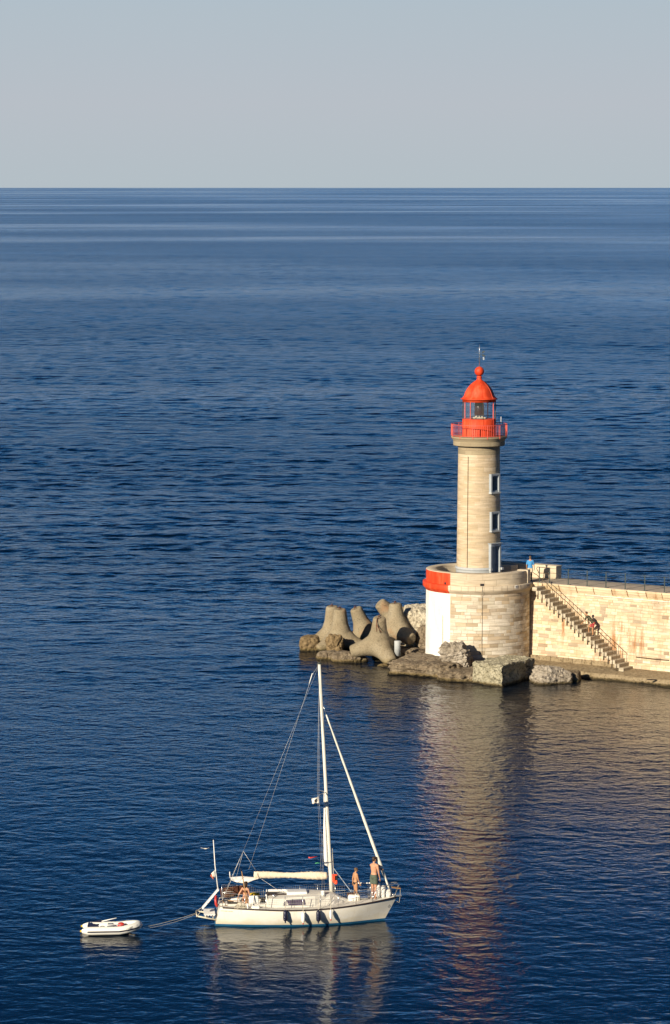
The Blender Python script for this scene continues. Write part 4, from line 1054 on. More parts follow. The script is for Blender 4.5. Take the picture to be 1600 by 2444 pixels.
# pulpit and bow roller
q = MB()
for sd in (-1, 1): q.tube([hull_pt(.86, 1, sd) + Vector((0, -sd * .05, .02)), hull_pt(.88, 1, sd) + Vector((.05, -sd * .05, .55)), Vector((XB - .12, sd * .14, 1.62)), Vector((XB + .08, sd * .09, 1.55)), Vector((XB - .1, sd * .08, 1.06))], .017, 6)
q.tube([(XB - .12, -.14, 1.62), (XB + .02, 0, 1.64), (XB - .12, .14, 1.62)], .017, 6); q.build('pulpit', 'steel', boat)
q = MB(); c = bl(946, 2119, 0); q.box(c, (.40, .30, .035), Matrix.Rotation(R(8), 3, 'Y'), None, .01); q.build('bow_seat', 'wood', boat)
q = MB(); q.box((XB + .02, 0, 1.07), (.36, .16, .07), None, None, .015); q.build('bow_roller', 'steel', boat)
q = MB(); q.tube([bl(956, 2121, 0), bl(955.5, 2140, 0), bl(953, 2155, 0), bl(948, 2152, 0)], .008, 5); q.build('bow_line', 'rope', boat)
# stern: pushpit, ladder, platform
q = MB()
for sd in (-1, 1):
    p = hull_pt(.01, 1, sd); q.tube([hull_pt(.13, 1, sd) + Vector((0, -sd * .06, 0)), hull_pt(.10, 1, sd) + Vector((0, -sd * .06, .6)), p + Vector((.04, -sd * .06, .62)), p + Vector((.02, -sd * .08, 0))], .015, 6)
p1, p2 = hull_pt(.01, 1, -1), hull_pt(.01, 1, 1); q.tube([p1 + Vector((.04, .06, .62)), p2 + Vector((.04, -.06, .62))], .015, 6); q.build('pushpit', 'steel', boat)
a, c = bl(523, 2124, -.45), bl(483, 2171, -.45); off = Vector((0, .42, 0))
b = MB(); dd_ = (c - a).normalized(); nn = dd_.cross(Vector((0, 1, 0))).normalized()
b.box((a + c) / 2 + off / 2, (.06, .40, (c - a).length), Matrix((nn, Vector((0, 1, 0)), dd_)).transposed(), None, .02)
ld = b.build('boarding_ladder', 'whiteplastic', boat)
for k in range(5):
    q = MB(); p = a.lerp(c, .12 + .19 * k) - nn * .0; q.tube([p + Vector((0, -.03, 0)), p + Vector((0, .47, 0))], .022, 6); q.build('rung', 'greypaint', ld)
b = MB(); za = bl(500, 2183, -.5).z
x0, x1 = bl(487, 2180, -.5).x, bl(514, 2180, -.5).x
for k in range(5): b.box(((x0 + x1) / 2, -.5 + .25 * k, za), (x1 - x0, .21, .04), None, None, .01)
for k in range(4): b.box((x0 + .06 + (x1 - x0 - .12) * k / 3, 0, za - .04), (.05, 1.2, .03))
pf = b.build('stern_platform', 'whiteplastic', boat)
b = MB(); e0 = bl(470, 2187, -.55); e1 = bl(516, 2196, -.55)
for o in (0, 1.1): b.tube([e0 + Vector((0, o, 0)), e1 + Vector((0, o, 0))], .035, 7)
b.tube([e0 + Vector((0, -.05, 0)), e0 + Vector((0, 1.15, 0))], .03, 7)
for o in (0, 1.1):
    b.tube([Vector((x0 + .2, -.5 + o * .95, za - .05)), e0.lerp(e1, .35) + Vector((0, o, 0))], .018, 6); b.tube([Vector((x1 - .1, -.5 + o * .95, za - .05)), e0.lerp(e1, .85) + Vector((0, o, 0))], .018, 6); b.tube([e0 + Vector((.02, o, 0)), c + Vector((.0, o * .35, 0))], .010, 5)
b.build('support_bar', 'rope', pf)
b = MB(); b.tube([bl(521, 2126, -.2), bl(513.5, 2066, -.2), bl(509.5, 2005, -.2)], [.028, .022, .018], 8); b.build('stern_staff', 'whiteplastic', boat)
# brown weather cloth on the far rail
b = MB(); ring = [(525, 2122), (545, 2117.5), (565, 2114.5), (577.5, 2113.5), (582, 2135), (576, 2140), (552, 2144), (528, 2147)]
P1 = [bl(x, y, .92) for x, y in ring]; rows = []
for f in range(13):
    t = f / 12; top = bl(525 + 55 * t, 2122 - 8.5 * t ** .8, .92); bot = bl(528 + 54 * t, 2147 - 11 * t, .92)
    rows.append([top.lerp(bot, g / 8) + Vector((0, .03 * math.sin(t * 17) * g / 8, 0)) for g in range(9)])
rows2 = [r + [p + Vector((0, .012, 0)) for p in reversed(r)] for r in rows]
b.grid(rows2, True, True, (.5, 0, 0, 1), True, True); b.build('weather_cloth', 'brownc', boat)
# coiled lines and small gear in the cockpit
b = MB(); random.seed(3)
for k in range(9):
    c = bl(566 + k * 2.2, 2169 - (k % 3), -1.02); pts = [c + Vector((random.uniform(.10, .2) * math.cos(a * .9 + k), .05 * math.sin(a * 1.3), .06 + random.uniform(.05, .10) * math.sin(a * .9 + k))) for a in range(9)]
    b.tube(pts, .010, 5)
b.build('coiled_rope', 'rope', boat)
b = MB(); b.tube([bl(533, 2152, -.4), bl(541, 2163, -.7)], .02, 6); b.tube([(-3.35, 0, .95), (-2.3, -.08, .92)], [.025, .018], 6); b.build('tiller', 'wood', boat)
b = MB(); b.lathe([(0, 0), (.17, 0), (.16, .09), (.05, .11), (0, .11)], (3.2, 0, interp(.93, SH) + .03), 14); b.box((2.75, 0, interp(.88, SH) + .06), (.4, .4, .06), None, None, .02); b.build('anchor_winch', 'steel', boat)
# letters near the stern, emblem at the bow
def hull_mtx(px, py, sizefix=0):
    best = None
    for i in range(400):
        t = i / 400
        for q in range(40, 100, 2):
            p = hull_pt(t, q / 100, -1); w = BM @ p; f = w.y * math.cos(PITCH) - (w.z - CH) * math.sin(PITCH); u = w.y * math.sin(PITCH) + (w.z - CH) * math.cos(PITCH)
            e = (800 + F * w.x / f - px) ** 2 + (1222 - F * u / f - py) ** 2
            if best is None or e < best[0]: best = (e, t, q / 100)
    _, t, q = best; p = hull_pt(t, q, -1); dx = (hull_pt(min(1, t + .01), q, -1) - p).normalized(); dz_ = (hull_pt(t, min(1, q + .02), -1) - p).normalized()
    nrm = dx.cross(dz_).normalized(); dz_ = nrm.cross(dx)
    return Matrix.Translation(p + nrm * .004) @ Matrix((dx, dz_, nrm)).transposed().to_4x4()
text_part('stern_lettering', 'A1A ANA ALNA', .075, 'brownt', boat, hull_mtx(541, 2175.5), .003)
b = MB(); m = hull_mtx(929.5, 2162); b.grid([[m @ Vector((r * math.cos(2 * PI * k / 14) * 1.2, r * math.sin(2 * PI * k / 14) - .03, .003)) for k in range(14)] for r in (.03, .055)], True, False)
b.quad(*[m @ Vector(v) for v in ((-.008, .0, .003), (.008, 0, .003), (.008, .09, .003), (-.008, .09, .003))]); b.quad(*[m @ Vector(v) for v in ((-.05, .03, .0035), (.05, .03, .0035), (.05, .045, .0035), (-.05, .045, .0035))]); b.build('bow_emblem', 'greyt', boat, fix=False)

# things on and about the boat (world placed)
def W(px, py, yl): return BM @ bl(px, py, yl)
def wdir(v): return BM.to_3x3() @ Vector(v)
# fenders
for px, yt, yb_, mat, lab in ((681.5, 2172, 2202, 'navy', 'dark navy fender hanging under the cabin window'), (724, 2177, 2205, 'whiteplastic', 'white fender hanging between the two dark fenders'),
                             (760.3, 2172, 2203, 'navy', 'dark navy fender hanging below the mast'), (790, 2172, 2196, 'whiteplastic', 'slim white fender hanging nearest the bow')):
    tt = (bl(px, 2175, -1.25).x + 3.5) / (XB + 3.5)
    ysurf = hull_pt(tt, .98, -1).y - .125
    a, c = W(px, yt, ysurf), W(px, yb_, ysurf); c.x, c.y = a.x, a.y; L = a.z - c.z; r = .098 if mat == 'navy' else .085
    if px == 790: r = .06
    t = thing('fender', lab, 'fender', c, 0, 'fenders along the starboard side')
    q = MB(); q.lathe([(0, 0), (.025, 0), (.03, .04), (r * .8, .09), (r, .15), (r, L - .13), (r * .8, L - .07), (.03, L - .03), (.03, L), (0, L)], n=18); q.build('fender_body', mat, t)
    q = MB(); q.lathe([(0, -.03), (.03, -.025), (.033, .035), (0, .04)], n=10); q.build('end_fitting', 'redbuoy' if mat != 'navy' else 'navy', t)
    q = MB(); q.tube([(0, 0, L - .02), (0, .05, L + .12), (0, .1, L + .45)], .011, 5); q.build('lanyard', 'rope', t)
# gear
def blob(name, label, cat, mat, c, size, seed, rz=0, rough=.12, sub=4, box=.2, parent=None):
    bm = bmesh.new(); bmesh.ops.create_icosphere(bm, subdivisions=sub, radius=1); off = Vector((seed * 3.7, seed * 1.9, seed))
    for v in bm.verts:
        d = v.co.normalized(); p = 2 + box * 8; d = d * (abs(d.x) ** p + abs(d.y) ** p + abs(d.z) ** p) ** (-1 / p)
        v.co = Vector((d.x * size[0] / 2, d.y * size[1] / 2, d.z * size[2] / 2)) * (1 + rough * noise.fractal(d * 1.6 + off, 1, 2, 3))
    me = bpy.data.meshes.new(name); bm.to_mesh(me); bm.free(); me.materials.append(MAT[mat])
    for p in me.polygons: p.use_smooth = True
    o = bpy.data.objects.new(name, me); COL.objects.link(o); o.location = c; o.rotation_euler = (0, 0, rz)
    if parent is not None: o.parent = parent
    elif label: tag(o, label, cat)
    return o
blob('yellow_bag', 'yellow folded bag on the far side of the cockpit', 'bag', 'yellow', W(608, 2137, .5), (.46, .3, .20), 1)
blob('cushion', 'cream locker cushion standing upright in the cockpit', 'cushion', 'whiteplastic', W(606, 2150, -.45), (.42, .16, .42), 2, rough=.05, box=.6)
blob('sack', 'low cream sack lying at the feet of the long haired person', 'sack', 'canvas', W(577, 2160, -.45), (.36, .3, .22), 3)
blob('sack', 'pale bundle of cloth against the brown weather cloth', 'sack', 'sail', W(562, 2149, .45), (.5, .3, .2), 4, rough=.2)
blob('sack', 'white bundle on the side deck near the companionway', 'sack', 'sail', W(611, 2167, -.95), (.34, .22, .2), 5, rough=.2)
c = W(846, 2146, .0)
kb = thing('kit_bag', 'white kit bag with ropes in front of the boy', 'bag', c - Vector((0, 0, .2)), BA)
o = blob('bag_body', None, None, 'sail', (0, 0, .2), (.52, .42, .40), 6, rough=.08, box=.45, parent=kb)
q = MB()
for dx in (.06, .14, .19): q.tube([(dx, -.25, .0), (dx + .02, -.23, .3), (dx - .02, -.1, .42), (dx - .05, .1, .42)], .014, 5)
q.build('strap', 'rope', kb)
blob('folded_cover', 'dark maroon folded cover lying on the white kit bag', 'cover', 'brownc', W(842, 2135, .12), (.50, .26, .12), 8, rough=.15)
# striped sail bag on the bow
c = W(913, 2150, 0); c.z = BO.z + interp(.92, SH) + .03
sbg = thing('sail_bag', 'white folded sail standing in ridges on the bow', 'sail', c, BA)
for c_, sz, sd_ in (((-.20, 0, .30), (.25, .50, .66), 41), ((.03, .0, .25), (.24, .46, .54), 42), ((.25, 0, .17), (.26, .34, .36), 43)):
    blob('sail_fold', None, None, 'sail', c_, sz, sd_, rough=.05, box=.12, parent=sbg)
q = MB(); q.tube([(-.12, -.27, 0), (-.10, -.28, -.06), (-.09, -.30, -.12)], .012, 5); q.build('tie', 'rope', sbg)
# orange vest by the mast
c = W(799, 2099, -.12)
lv = thing('life_vest', 'orange and black life vest hanging beside the mast', 'life vest', c, BA)
blob('vest_panel', None, None, 'orange', (-.03, 0, .02), (.11, .10, .34), 11, rough=.25, parent=lv); blob('vest_panel', None, None, 'orange', (.05, -.01, -.13), (.14, .10, .17), 12, rough=.2, parent=lv); blob('lining', None, None, 'black', (.05, .03, .05), (.16, .06, .34), 13, rough=.15, parent=lv)
blob('vest_panel', None, None, 'orange', (.01, -.01, .19), (.22, .08, .06), 14, rough=.2, parent=lv)
# horseshoe buoy
c = W(516, 2151, -.55); q = MB(); q.tube([(.05, -.10, -.22), (.0, -.13, -.1), (-.02, -.12, .08), (0, 0, .2), (.0, .12, .08), (.0, .13, -.1), (.05, .10, -.22)], .055, 10)
tag(q.build('lifebuoy', 'redbuoy', None, loc=c), 'faded red horseshoe lifebuoy on the stern rail', 'lifebuoy')
# pole
q = MB(); a, c = bl(593, 2172, -1.06), bl(577, 2080, -.9); 
bh = thing('boat_hook', 'wooden boat hook with a black tip standing at the cockpit side', 'boat hook', BO, BA)
q.tube([a, c], [.026, .020], 8); q.build('shaft', 'wood', bh)
q = MB(); q.tube([c, bl(575, 2072, -.88)], [.02, .012], 8); q.build('tip', 'black', bh); q = MB(); q.tube([a + Vector((0, 0, -.02)), a.lerp(c, .17)], .032, 8); q.build('grip', 'whiteplastic', bh)
# flags
def cloth(pts, name, mat, parent, n=8, m=6, rip=.03, th=.006):
    tl, tr, br, bl_ = [Vector(p) for p in pts]; b = MB(); rows = []
    for i in range(n + 1):
        u = i / n; a = tl.lerp(tr, u); c = bl_.lerp(br, u); r = [a.lerp(c, j / m) + Vector((0, rip * math.sin(u * 7 + j * .6), 0)) for j in range(m + 1)]
        rows.append(r + [p + Vector((0, th, 0)) for p in reversed(r)])
    b.grid(rows, True, True, (.5, 0, 0, 1), True, True); return b.build(name, mat, parent)
fl = thing('flag', 'small white flag with a dark head emblem below the spreader', 'flag', BO, BA)
g = lambda x, y, yy=-.62: bl(x, y, yy)
cloth([g(744, 1907), g(761, 1902.5), g(761, 1917), g(746, 1919)], 'flag_cloth', 'flagw', fl)
b = MB(); P_ = [g(754.8, 1905.8, -.66), g(755.2, 1910), g(755, 1912), g(753.6, 1913.2), g(752.4, 1914.4), g(751.3, 1914), g(750.7, 1912), g(750.4, 1909.8), g(752, 1909), g(753.5, 1907)]
P_ = [Vector((p.x, -.668, p.z)) for p in P_]; b.poly(P_); b.poly([p + Vector((0, .004, 0)) for p in reversed(P_)]); b.build('head_emblem', 'black', fl, fix=False)
q = MB(); q.tube([g(760.5, 1899), g(761.2, 1920)], .006, 5); q.build('flag_line', 'wire', fl)
en = thing('flag', 'faded red and white ensign drooping from the stern staff', 'flag', BO, BA)
g = lambda x, y: bl(x, y, -.22)
cloth([g(514.5, 2075.5), g(516, 2082), g(515.5, 2094), g(512, 2094.5)], 'hoist_stripe', 'flagb' if False else 'greypaint', en, 4, 5, .02)
cloth([g(504, 2086), g(514.5, 2075.5), g(512, 2094), g(507.5, 2093)], 'middle_stripe', 'flagw', en, 5, 5, .02)
cloth([g(502.2, 2091), g(505, 2085.5), g(511, 2094), g(509.5, 2100)], 'fly_stripe', 'flagr', en, 5, 5, .02)
q = MB(); p = [W(736.5, 2046.8, -.9), W(741, 2048, -.9), W(748, 2046.5, -.9), W(758, 2044.5, -.9)]
q.tube(p, [.034, .036, .02, .006], 6); tag(q.build('ribbon', 'redbuoy'), 'red telltale ribbon streaming from the shroud', 'ribbon')
q = MB(); p = [W(752.5, 2061, .9), W(758, 2060, .9), W(768, 2061, .9)]; q.tube(p, [.018, .02, .006], 6); tag(q.build('ribbon', 'ribbon_g'), 'green telltale ribbon streaming from the shroud', 'ribbon')
# gull
c = aty(490, 2026, 150.0)
gu = thing('gull', 'white gull gliding over the water left of the stern staff', 'bird', c)
gu.scale = (.4, .4, .4)
b = MB(); b.tube([(-.18, .05, .0), (-.1, .02, .01), (.05, 0, .0), (.17, -.02, .02), (.22, -.03, .02)], [.02, .05, .06, .035, .012], 8); b.build('body', 'feather', gu)
for sd in (-1, 1):
    b = MB(); rows = [[(sd * .02 + .03, -.05, 0), (sd * .02 + .03, .1, 0)], [(sd * .2, -.06, .02), (sd * .2, .09, .015)], [(sd * .36, -.02, .06), (sd * .36, .08, .055)], [(sd * .50, .05, .08), (sd * .5, .08, .08)]]
    rows = [[Vector(r[0]), Vector(r[1]), Vector(r[1]) + Vector((0, 0, .018)), Vector(r[0]) + Vector((0, 0, .018))] for r in rows]
    b.grid(rows, True, True, (.5, 0, 0, 1), True, True); b.build('wing', 'feather', gu)

# ================================================================== DINGHY
DO = atz(265.5, 2227, 0); DA = R(2)
DM = Matrix.Translation(DO) @ Matrix.Rotation(DA, 4, 'Z'); DMI = DM.inverted()
dg = thing('inflatable_dinghy', 'small white inflatable dinghy with a navy stripe towed behind the sailboat', 'dinghy', DO, DA)
rt = .18; hw = .50; zc = .19
path = [(-1.24, -hw, zc - .01, .03), (-1.20, -hw, zc, .09), (-.98, -hw, zc, rt * .94), (-.8, -hw, zc, rt), (.35, -hw, zc + .01, rt), (.62, -hw * .93, zc + .05, rt), (.95, -hw * .62, zc + .10, rt), (1.10, -hw * .34, zc + .13, rt * .98), (1.16, 0, zc + .15, rt * .95)]
full = path + [(x, -y, z, r) for x, y, z, r in reversed(path[:-1])]
b = MB(); b.tube([p[:3] for p in full], [p[3] for p in full], 18); tb = b.build('tube', 'pvc', dg)
b = MB()
for sd in (-1,1):
    rows = []
    for x, y, z, r in path[2:]:
        nrm = Vector((0, -1, 0)) if x < .6 else Vector((.5, -.86, 0)).normalized()
        c = Vector((x, y, z)) + nrm * (r + .006); rows.append([c + Vector((0, 0, .035 - .01)), c + nrm * .012 + Vector((0, 0, .012)), c + nrm * .012 + Vector((0, 0, -.012)), c + Vector((0, 0, -.035))])
    rows = [[Vector((p.x, p.y * -sd * 1.0 if sd == 1 else p.y, p.z)) for p in r] for r in rows]
    b.grid(rows, False, True)
b.build('stripe', 'navy', tb)
b = MB(); b.grid([[(x, y, .06 + max(0, x - .4) * .22) for y in (-.4, -.2, 0, .2, .4)] for x in (-.95, -.3, .3, .7)] , smooth=False)
b.build('floor', 'greypaint', dg)
b = MB(); b.box((-.93, 0, .23), (.05, .72, .36), None, None, .015); b.box((-.93, 0, .36), (.09, .26, .15), None, None, .01); b.build('transom', 'navy', dg)
b = MB(); b.box((-.05, 0, .33), (.22, .80, .03), None, None, .01); b.build('bench', 'greypaint', dg)
for x, sd in ((.08, 1), (.55, 1), (-.35, -1), (.05, -1), (.5, -1)):
    q = MB(); q.tube([(x - .09, sd * hw, zc + rt - .01), (x - .05, sd * hw, zc + rt + .035), (x + .05, sd * hw, zc + rt + .035), (x + .09, sd * hw, zc + rt - .01)], .018, 6); q.build('grab_handle', 'navy', dg)
for sd in (-1, 1):
    q = MB(); q.lathe([(0, 0), (.05, 0), (.04, .05), (0, .06)], n=10); k = q.build('valve', 'yellow', dg); k.matrix_local = Matrix.Translation((-1.24, sd * hw, zc)) @ Matrix.Rotation(R(-90), 4, 'Y')
nrm = Vector((.5, -.80, .35)).normalized(); dx = Vector((.86, .50, .24)).normalized(); dx = (dx - nrm * dx.dot(nrm)).normalized()
text_part('lettering', 'CLIMER JNX', .11, 'greyt', dg, Matrix.Translation(Vector((.80, -hw * .76, zc + .085)) + nrm * (rt + .004)) @ Matrix((dx, nrm.cross(dx), nrm)).transposed().to_4x4(), .004)
def oar(label, a, c, blade):
    t = thing('oar', label, 'oar', DO, DA, 'oars of the dinghy'); a, c = Vector(a), Vector(c)
    q = MB(); q.tube([a, c], .02, 8); q.build('shaft', 'whiteplastic', t)
    q = MB(); d = (a - c).normalized(); q.box(a + d * .22, (.03, .15, .5), d.to_track_quat('Z', 'Y').to_matrix(), None, .012); q.build('blade', 'navy', t)
oar('oar resting on the far tube with its pale shaft raised', (-.42, .46, .40), (.22, .42, .55), 1)
oar('oar lying along the near tube with a navy blade astern', (-.52, -.40, .40), (.42, -.38, .44), 1)
o = blob('buoy', 'round red fuel tank in the bow of the dinghy', 'tank', 'redbuoy', DM @ Vector((.42, .06, .30)), (.30, .28, .27), 21, rough=.03, box=.08)
# tow lines
def rope(label, a, c, sag, r=.009):
    q = MB(); n = 20; q.tube([a.lerp(c, k / n) - Vector((0, 0, sag * 4 * (k / n) * (1 - k / n))) for k in range(n + 1)], r, 6); tag(q.build('tow_rope', 'rope'), label, 'rope')
bow = DM @ Vector((1.30, 0, .22)); e = BM @ e0
rope('pale tow rope, upper strand from the stern platform to the dinghy', e + Vector((0, .5, .04)), bow, .05)
rope('pale tow rope, lower strand dipping towards the water behind the sailboat', e + Vector((0, .40, .02)), bow + Vector((0, -.02, -.05)), .10, .007)

# ================================================================== PEOPLE
def frame(d):
    f = Vector((math.sin(R(d)), math.cos(R(d)), 0)); r = Vector((math.cos(R(d)), -math.sin(R(d)), 0)); return f, r    # 0 = facing away, 90 = to the right
def hand(b, wr, tip_dir, palm_n, s, curl=.4, side=1):
    d = tip_dir.normalized(); n = (palm_n - d * palm_n.dot(d)).normalized(); x = d.cross(n)
    pc = wr + d * .045 * s
    b.ell(pc, (.037 * s, .016 * s, .048 * s), Matrix((x, n, d)).transposed(), 10)
    for k, L in enumerate((.062, .072, .068, .052)):
        a = wr + d * .085 * s + x * (.027 - .018 * k) * s; m = a + (d * math.cos(curl * .5) + n * math.sin(curl * .5)) * L * .55 * s; e_ = m + (d * math.cos(curl * 1.6) + n * math.sin(curl * 1.6)) * L * .5 * s
        b.cap(a, m, .0088 * s, .0082 * s, 6); b.cap(m, e_, .0082 * s, .0066 * s, 6)
    a = wr + d * .03 * s + x * .032 * s * side; m = a + (d * .6 + x * .6 * side + n * .4).normalized() * .038 * s; b.cap(a, m, .011 * s, .0095 * s, 6); b.cap(m, m + (d * .9 + n * .5).normalized() * .032 * s, .0095 * s, .008 * s, 6)
def person(label, origin, J_, face, s=1.0, skin='skin', hair='hair', hair_long=0, lean=None, head_face=None, female=False, clothes=()):
    """J_: joints (local metres): pel, chest, neck, head, sh/el/wr/hip/kn/an + L or R"""
    t = thing('person', label, 'person', origin)
    V = {k: Vector(v) for k, v in J_.items()}; f, r = frame(face); hf, hr = frame(head_face if head_face is not None else face)
    b = MB(); up = (V['neck'] - V['pel']).normalized()
    def sec(c, w, d, fw=0): 
        fd = (f - up * f.dot(up)).normalized(); rd = fd.cross(up); return [c + fd * fw * s + rd * w * s * math.cos(2 * PI * k / 16) + fd * d * s * math.sin(2 * PI * k / 16) for k in range(16)]
    pel, ch, nk = V['pel'], V['chest'], V['neck']
    S = [(pel - up * .09 * s, .12, .085, -.01), (pel, .165, .11, -.012), (pel + up * .09 * s, .150, .10, 0), (pel.lerp(ch, .55), .132 if not female else .118, .092, .008), (ch, .158 if not female else .140, .110, .012), (ch.lerp(nk, .5), .168 if not female else .145, .108, .004), (ch.lerp(nk, .80), .140 if not female else .12, .085, -.005), (nk, .062, .058, 0)]
    torso = [sec(*q) for q in S]; b.grid(torso, True, True, (.5, 0, 0, 1), True, True)
    for sd, k in ((-1, 'L'), (1, 'R')):
        sh, el, wr, hip, kn, an = (V[q + k] for q in ('sh', 'el', 'wr', 'hip', 'kn', 'an'))
        b.cap(sh, sh.lerp(nk, .55) + up * .01, .056 * s, .05 * s); b.cap(sh, el, .050 * s, .038 * s); b.cap(el, wr, .038 * s, .024 * s)
        hd = (wr - el).normalized(); hand(b, wr, hd, (f * .3 - r * sd) if 'pn' + k not in V else V['pn' + k], s, .5, 1 if sd < 0 else -1)
        b.cap(pel + r * sd * .08 * s - up * .04 * s, hip, .098 * s, .094 * s); b.cap(hip, kn, .090 * s, .056 * s); b.cap(hip.lerp(kn, .55), kn, .070 * s, .054 * s)
        b.cap(kn, kn.lerp(an, .38), .054 * s, .056 * s); b.cap(kn.lerp(an, .38), an, .054 * s, .034 * s)
        ft = V.get('ft' + k, f); toe = an + ft * .15 * s + Vector((0, 0, -.058 * s)); b.cap(an - ft * .035 * s + Vector((0, 0, -.05 * s)), toe, .034 * s, .028 * s); b.cap(an, an + ft * .06 * s - Vector((0, 0, .035 * s)), .036 * s, .036 * s)
        for q in range(4): b.cap(toe + r * (q - 1.5) * .017 * s, toe + r * (q - 1.5) * .017 * s + ft * .035 * s - Vector((0, 0, .012 * s)), .012 * s, .010 * s, 6)
    hd = V['head']; Hm = Matrix((hr, hf, Vector((0, 0, 1)))).transposed()
    b.cap(nk - up * .03 * s, hd - hf * .015 * s - Vector((0, 0, .06 * s)), .056 * s, .052 * s)
    b.ell(hd + Hm @ Vector((0, -.008, .02)) * s, (.074 * s, .092 * s, .098 * s), Hm, 16); b.ell(hd + Hm @ Vector((0, .028, -.052)) * s, (.052 * s, .058 * s, .062 * s), Hm, 12)
    b.cap(hd + Hm @ Vector((0, .082, .015)) * s, hd + Hm @ Vector((0, .104, -.022)) * s, .010 * s, .015 * s, 8)
    b.cap(hd + Hm @ Vector((-.02, .084, -.055)) * s, hd + Hm @ Vector((.02, .084, -.055)) * s, .008 * s, .008 * s, 6)
    for sd in (-1, 1):
        b.ell(hd + Hm @ Vector((sd * .075, -.005, -.005)) * s, (.012 * s, .02 * s, .032 * s), Hm, 8); b.ell(hd + Hm @ Vector((sd * .032, .077, .027)) * s, (.022 * s, .012 * s, .009 * s), Hm, 8)
    body = b.build('body', skin, t); bake(body, .0095 * max(s, .75), 3, .4)
    q = MB()
    for sd in (-1, 1): q.ell(hd + Hm @ Vector((sd * .031, .0835, .008)) * s, (.010 * s, .007 * s, .006 * s), Hm, 8)
    q.build('eyes', 'black', t)
    q = MB(); q.ell(hd + Hm @ Vector((0, -.022, .036)) * s, (.083 * s, .093 * s, .094 * s), Hm, 16); q.ell(hd + Hm @ Vector((0, -.055, -.005)) * s, (.072 * s, .052 * s, .075 * s), Hm, 12); q.ell(hd + Hm @ Vector((0, .05, .09)) * s, (.06 * s, .045 * s, .03 * s), Hm, 10)
    if hair_long:
        q.cap(hd + Hm @ Vector((-.03, -.06, 0)) * s, hd + Hm @ Vector((-.035, -.085, -hair_long)) * s, .066 * s, .045 * s); q.cap(hd + Hm @ Vector((.035, -.05, 0)) * s, hd + Hm @ Vector((.045, -.075, -hair_long * .9)) * s, .064 * s, .042 * s); q.cap(hd + Hm @ Vector((.05, .0, 0)) * s, hd + Hm @ Vector((.075, .02, -hair_long * .8)) * s, .035 * s, .025 * s)
    ho = q.build('hair', hair, t); bake(ho, .012, 2, .4)
    for v in ho.data.vertices: v.co += Vector((noise.noise(v.co * 60), noise.noise(v.co * 60 + Vector((9, 0, 0))), noise.noise(v.co * 60 + Vector((0, 9, 0))))) * .007
    for kind, mat in clothes:
        q = MB()
        if kind == 'shorts' or kind == 'brief':
            S2 = [(pel - up * .10 * s, .14, .10, -.01), (pel - up * .02 * s, .183, .127, -.012), (pel + up * .085 * s, .168, .116, 0)]
            if kind == 'brief': S2 = [(pel - up * .13 * s, .06, .075, -.01), (pel - up * .06 * s, .165, .120, -.012), (pel + up * .03 * s, .172, .119, -.004)]
            q.grid([sec(*z) for z in S2], True, True, (.5, 0, 0, 1), True, True)
            if kind == 'shorts':
                for sd, k in ((-1, 'L'), (1, 'R')):
                    hip, kn = V['hip' + k], V['kn' + k]; q.tube([pel + r * sd * .08 * s - up * .02 * s, hip, hip.lerp(kn, .45), hip.lerp(kn, .62)], [.10 * s, .112 * s, .108 * s, .106 * s], 14)
        if kind == 'shirt' or kind == 'top':
            k1 = 1.14
            SS = S[2:-1] if kind == 'shirt' else S[4:6]
            q.grid([sec(c, w * k1 + .004, d * k1 + .004, fw) for c, w, d, fw in SS], True, True, (.5, 0, 0, 1), True, True)
            if kind == 'shirt':
                q.grid([sec(pel - up * .02 * s, .185, .130, -.01), sec(S[2][0], .178, .124, 0)], True, True, (.5, 0, 0, 1), True, True)
                for k in 'LR': 
                    sh, el = V['sh' + k], V['el' + k]; q.cap(sh.lerp(nk, .5), sh, .058 * s, .066 * s); q.tube([sh + (sh - el) * .1, sh.lerp(el, .4), sh.lerp(el, .85)], [.066 * s, .064 * s, .066 * s], 12)
        if kind == 'leg_shade':  # dark sleeves from knee to ankle, shade painted onto bare legs
            for sd, k in ((-1, 'L'), (1, 'R')): q.tube([V['kn' + k].lerp(V['hip' + k], .12), V['kn' + k], V['an' + k].lerp(V['kn' + k], .1)], [.068 * s, .066 * s, .052 * s], 12); 
        if kind == 'shoes':
            for k in 'LR':
                an = V['an' + k]; q.cap(an - f * .035 * s + Vector((0, 0, -.05 * s)), an + f * .17 * s + Vector((0, 0, -.058 * s)), .044 * s, .04 * s); q.cap(an + Vector((0, 0, .0)), an - Vector((0, 0, .04 * s)), .042 * s, .046 * s)
        co = q.build({'brief': 'swimwear', 'top': 'swim_top'}.get(kind, kind), mat, t); bake(co, .012, 3, .5)
    return t

def stand(face, h, dx=.0, arms=((.06, -.0, 1), (.06, 0, 1)), stride=(0, 0), lean=0, wide=.09):
    f, r = frame(face); z = h / 1.8; U = Vector((0, 0, 1)); o = {}
    o['pel'] = U * .95 * z; o['chest'] = U * 1.27 * z + f * lean * .5; o['neck'] = U * 1.49 * z + f * (lean - .01); o['head'] = U * 1.665 * z + f * (lean + .035 * z)
    for i, (sd, k) in enumerate(((-1, 'L'), (1, 'R'))):
        o['sh' + k] = U * 1.42 * z + r * sd * .19 * z + f * lean * .9; o['hip' + k] = U * .88 * z + r * sd * wide * z
        o['kn' + k] = U * .49 * z + r * sd * wide * z + f * (.02 * z + stride[i] * .5); o['an' + k] = U * .078 * z + r * sd * wide * z + f * stride[i]
        a = arms[i]; o['el' + k] = o['sh' + k] + (r * sd * a[0] + f * a[1] - U * .29 * a[2]) * z; o['wr' + k] = o['el' + k] + (r * sd * a[0] * .3 + f * (a[1] + .06) - U * .25 * a[2]) * z
    return o
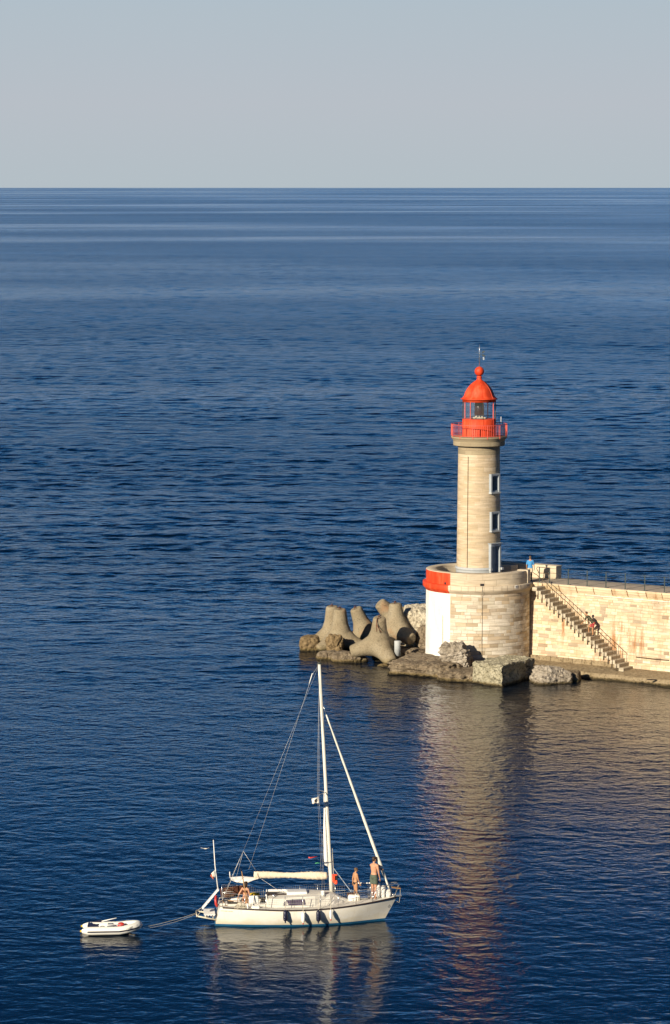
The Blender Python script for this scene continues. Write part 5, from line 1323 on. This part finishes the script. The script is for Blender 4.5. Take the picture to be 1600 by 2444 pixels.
# man at the bow: back to the camera, right arm forward to the furled jib
p = W(893, 2149.5, -.15); p.z = BO.z + interp(.87, SH) + .045
jo = stand(38, 1.84, arms=((.03, -.02, 1), (.06, .0, 1)), wide=.085)
f, r = frame(38)
jo['shL'] += Vector((.03, .03, -.02)); tgt = W(911, 2072, -.02) - p
jo['elL'] = jo['shL'].lerp(tgt, .5) + Vector((.05, .12, -.10)); jo['wrL'] = tgt - Vector((.05, 0, .05)); jo['pnL'] = Vector((-.3, .9, 0))
person('bare chested man in grey green shorts standing at the bow holding the furled jib', p, jo, 38, 1.02, 'skin', 'hair', head_face=60, clothes=(('shorts', 'green'),))
# boy amidships
p = W(849, 2152, .15); p.z = BO.z + interp(.80, SH) + .04
person('bare chested boy standing behind the white kit bag looking to the bow', p, stand(62, 1.36, arms=((.03, -.06, 1), (.04, .05, 1))), 62, .78, 'skin2', 'hairl', head_face=80, clothes=(('brief', 'black'),))
# long haired person in the cockpit
p = W(586, 2180, -.35); p.z = BO.z + .24
jo = stand(40, 1.60, arms=((.13, -.10, .95), (.05, .05, 1)))
person('long haired person in swimwear standing in the cockpit under the loose sail', p, jo, 40, .90, 'skin', 'hair', .30, female=True, head_face=60, clothes=(('brief', 'brownc'), ('top', 'brownc')))
# boy on the walkway
p = atz(1266, 1386.5, Z_WALK - .0)
person('boy in a bright blue t-shirt and beige shorts at the head of the steps', p, stand(8, 1.66, stride=(.10, -.12), arms=((.06, .02, 1), (.07, .06, 1))), 8, .93, 'skin', 'hairl', head_face=20, clothes=(('shirt', 'blueshirt'), ('shorts', 'beige'), ('leg_shade', 'black'), ('shoes', 'black')))  # black lower legs stand in for the gate pier's shadow
# climber on the stairs
k = 13; s, o, z = STEP[k]; p = J(s + .04, .55, z)
jo = stand(-72, 1.58, lean=.44, arms=((.02, .16, .95), (.04, .10, 1)), stride=(.0, .30))
f, r = frame(-72)
for q in 'R': jo['anR'] = jo['anR'] + Vector((0, 0, dz * 1.0)); jo['knR'] = jo['hipR'] + f * .34 + Vector((0, 0, -.24)); jo['anR'] = jo['knR'] + Vector((0, 0, -.36)) + f * -.03
jo['wrR'] = jo['knR'] + Vector((.0, -.03, .09)); jo['elR'] = jo['shR'].lerp(jo['wrR'], .5) + r * .07
person('dark haired person in a camouflage shirt and red shorts climbing the stone steps', p, jo, -72, .89, 'skin2', 'hair', clothes=(('shirt', 'camo'), ('shorts', 'redshort'), ('shoes', 'black')))
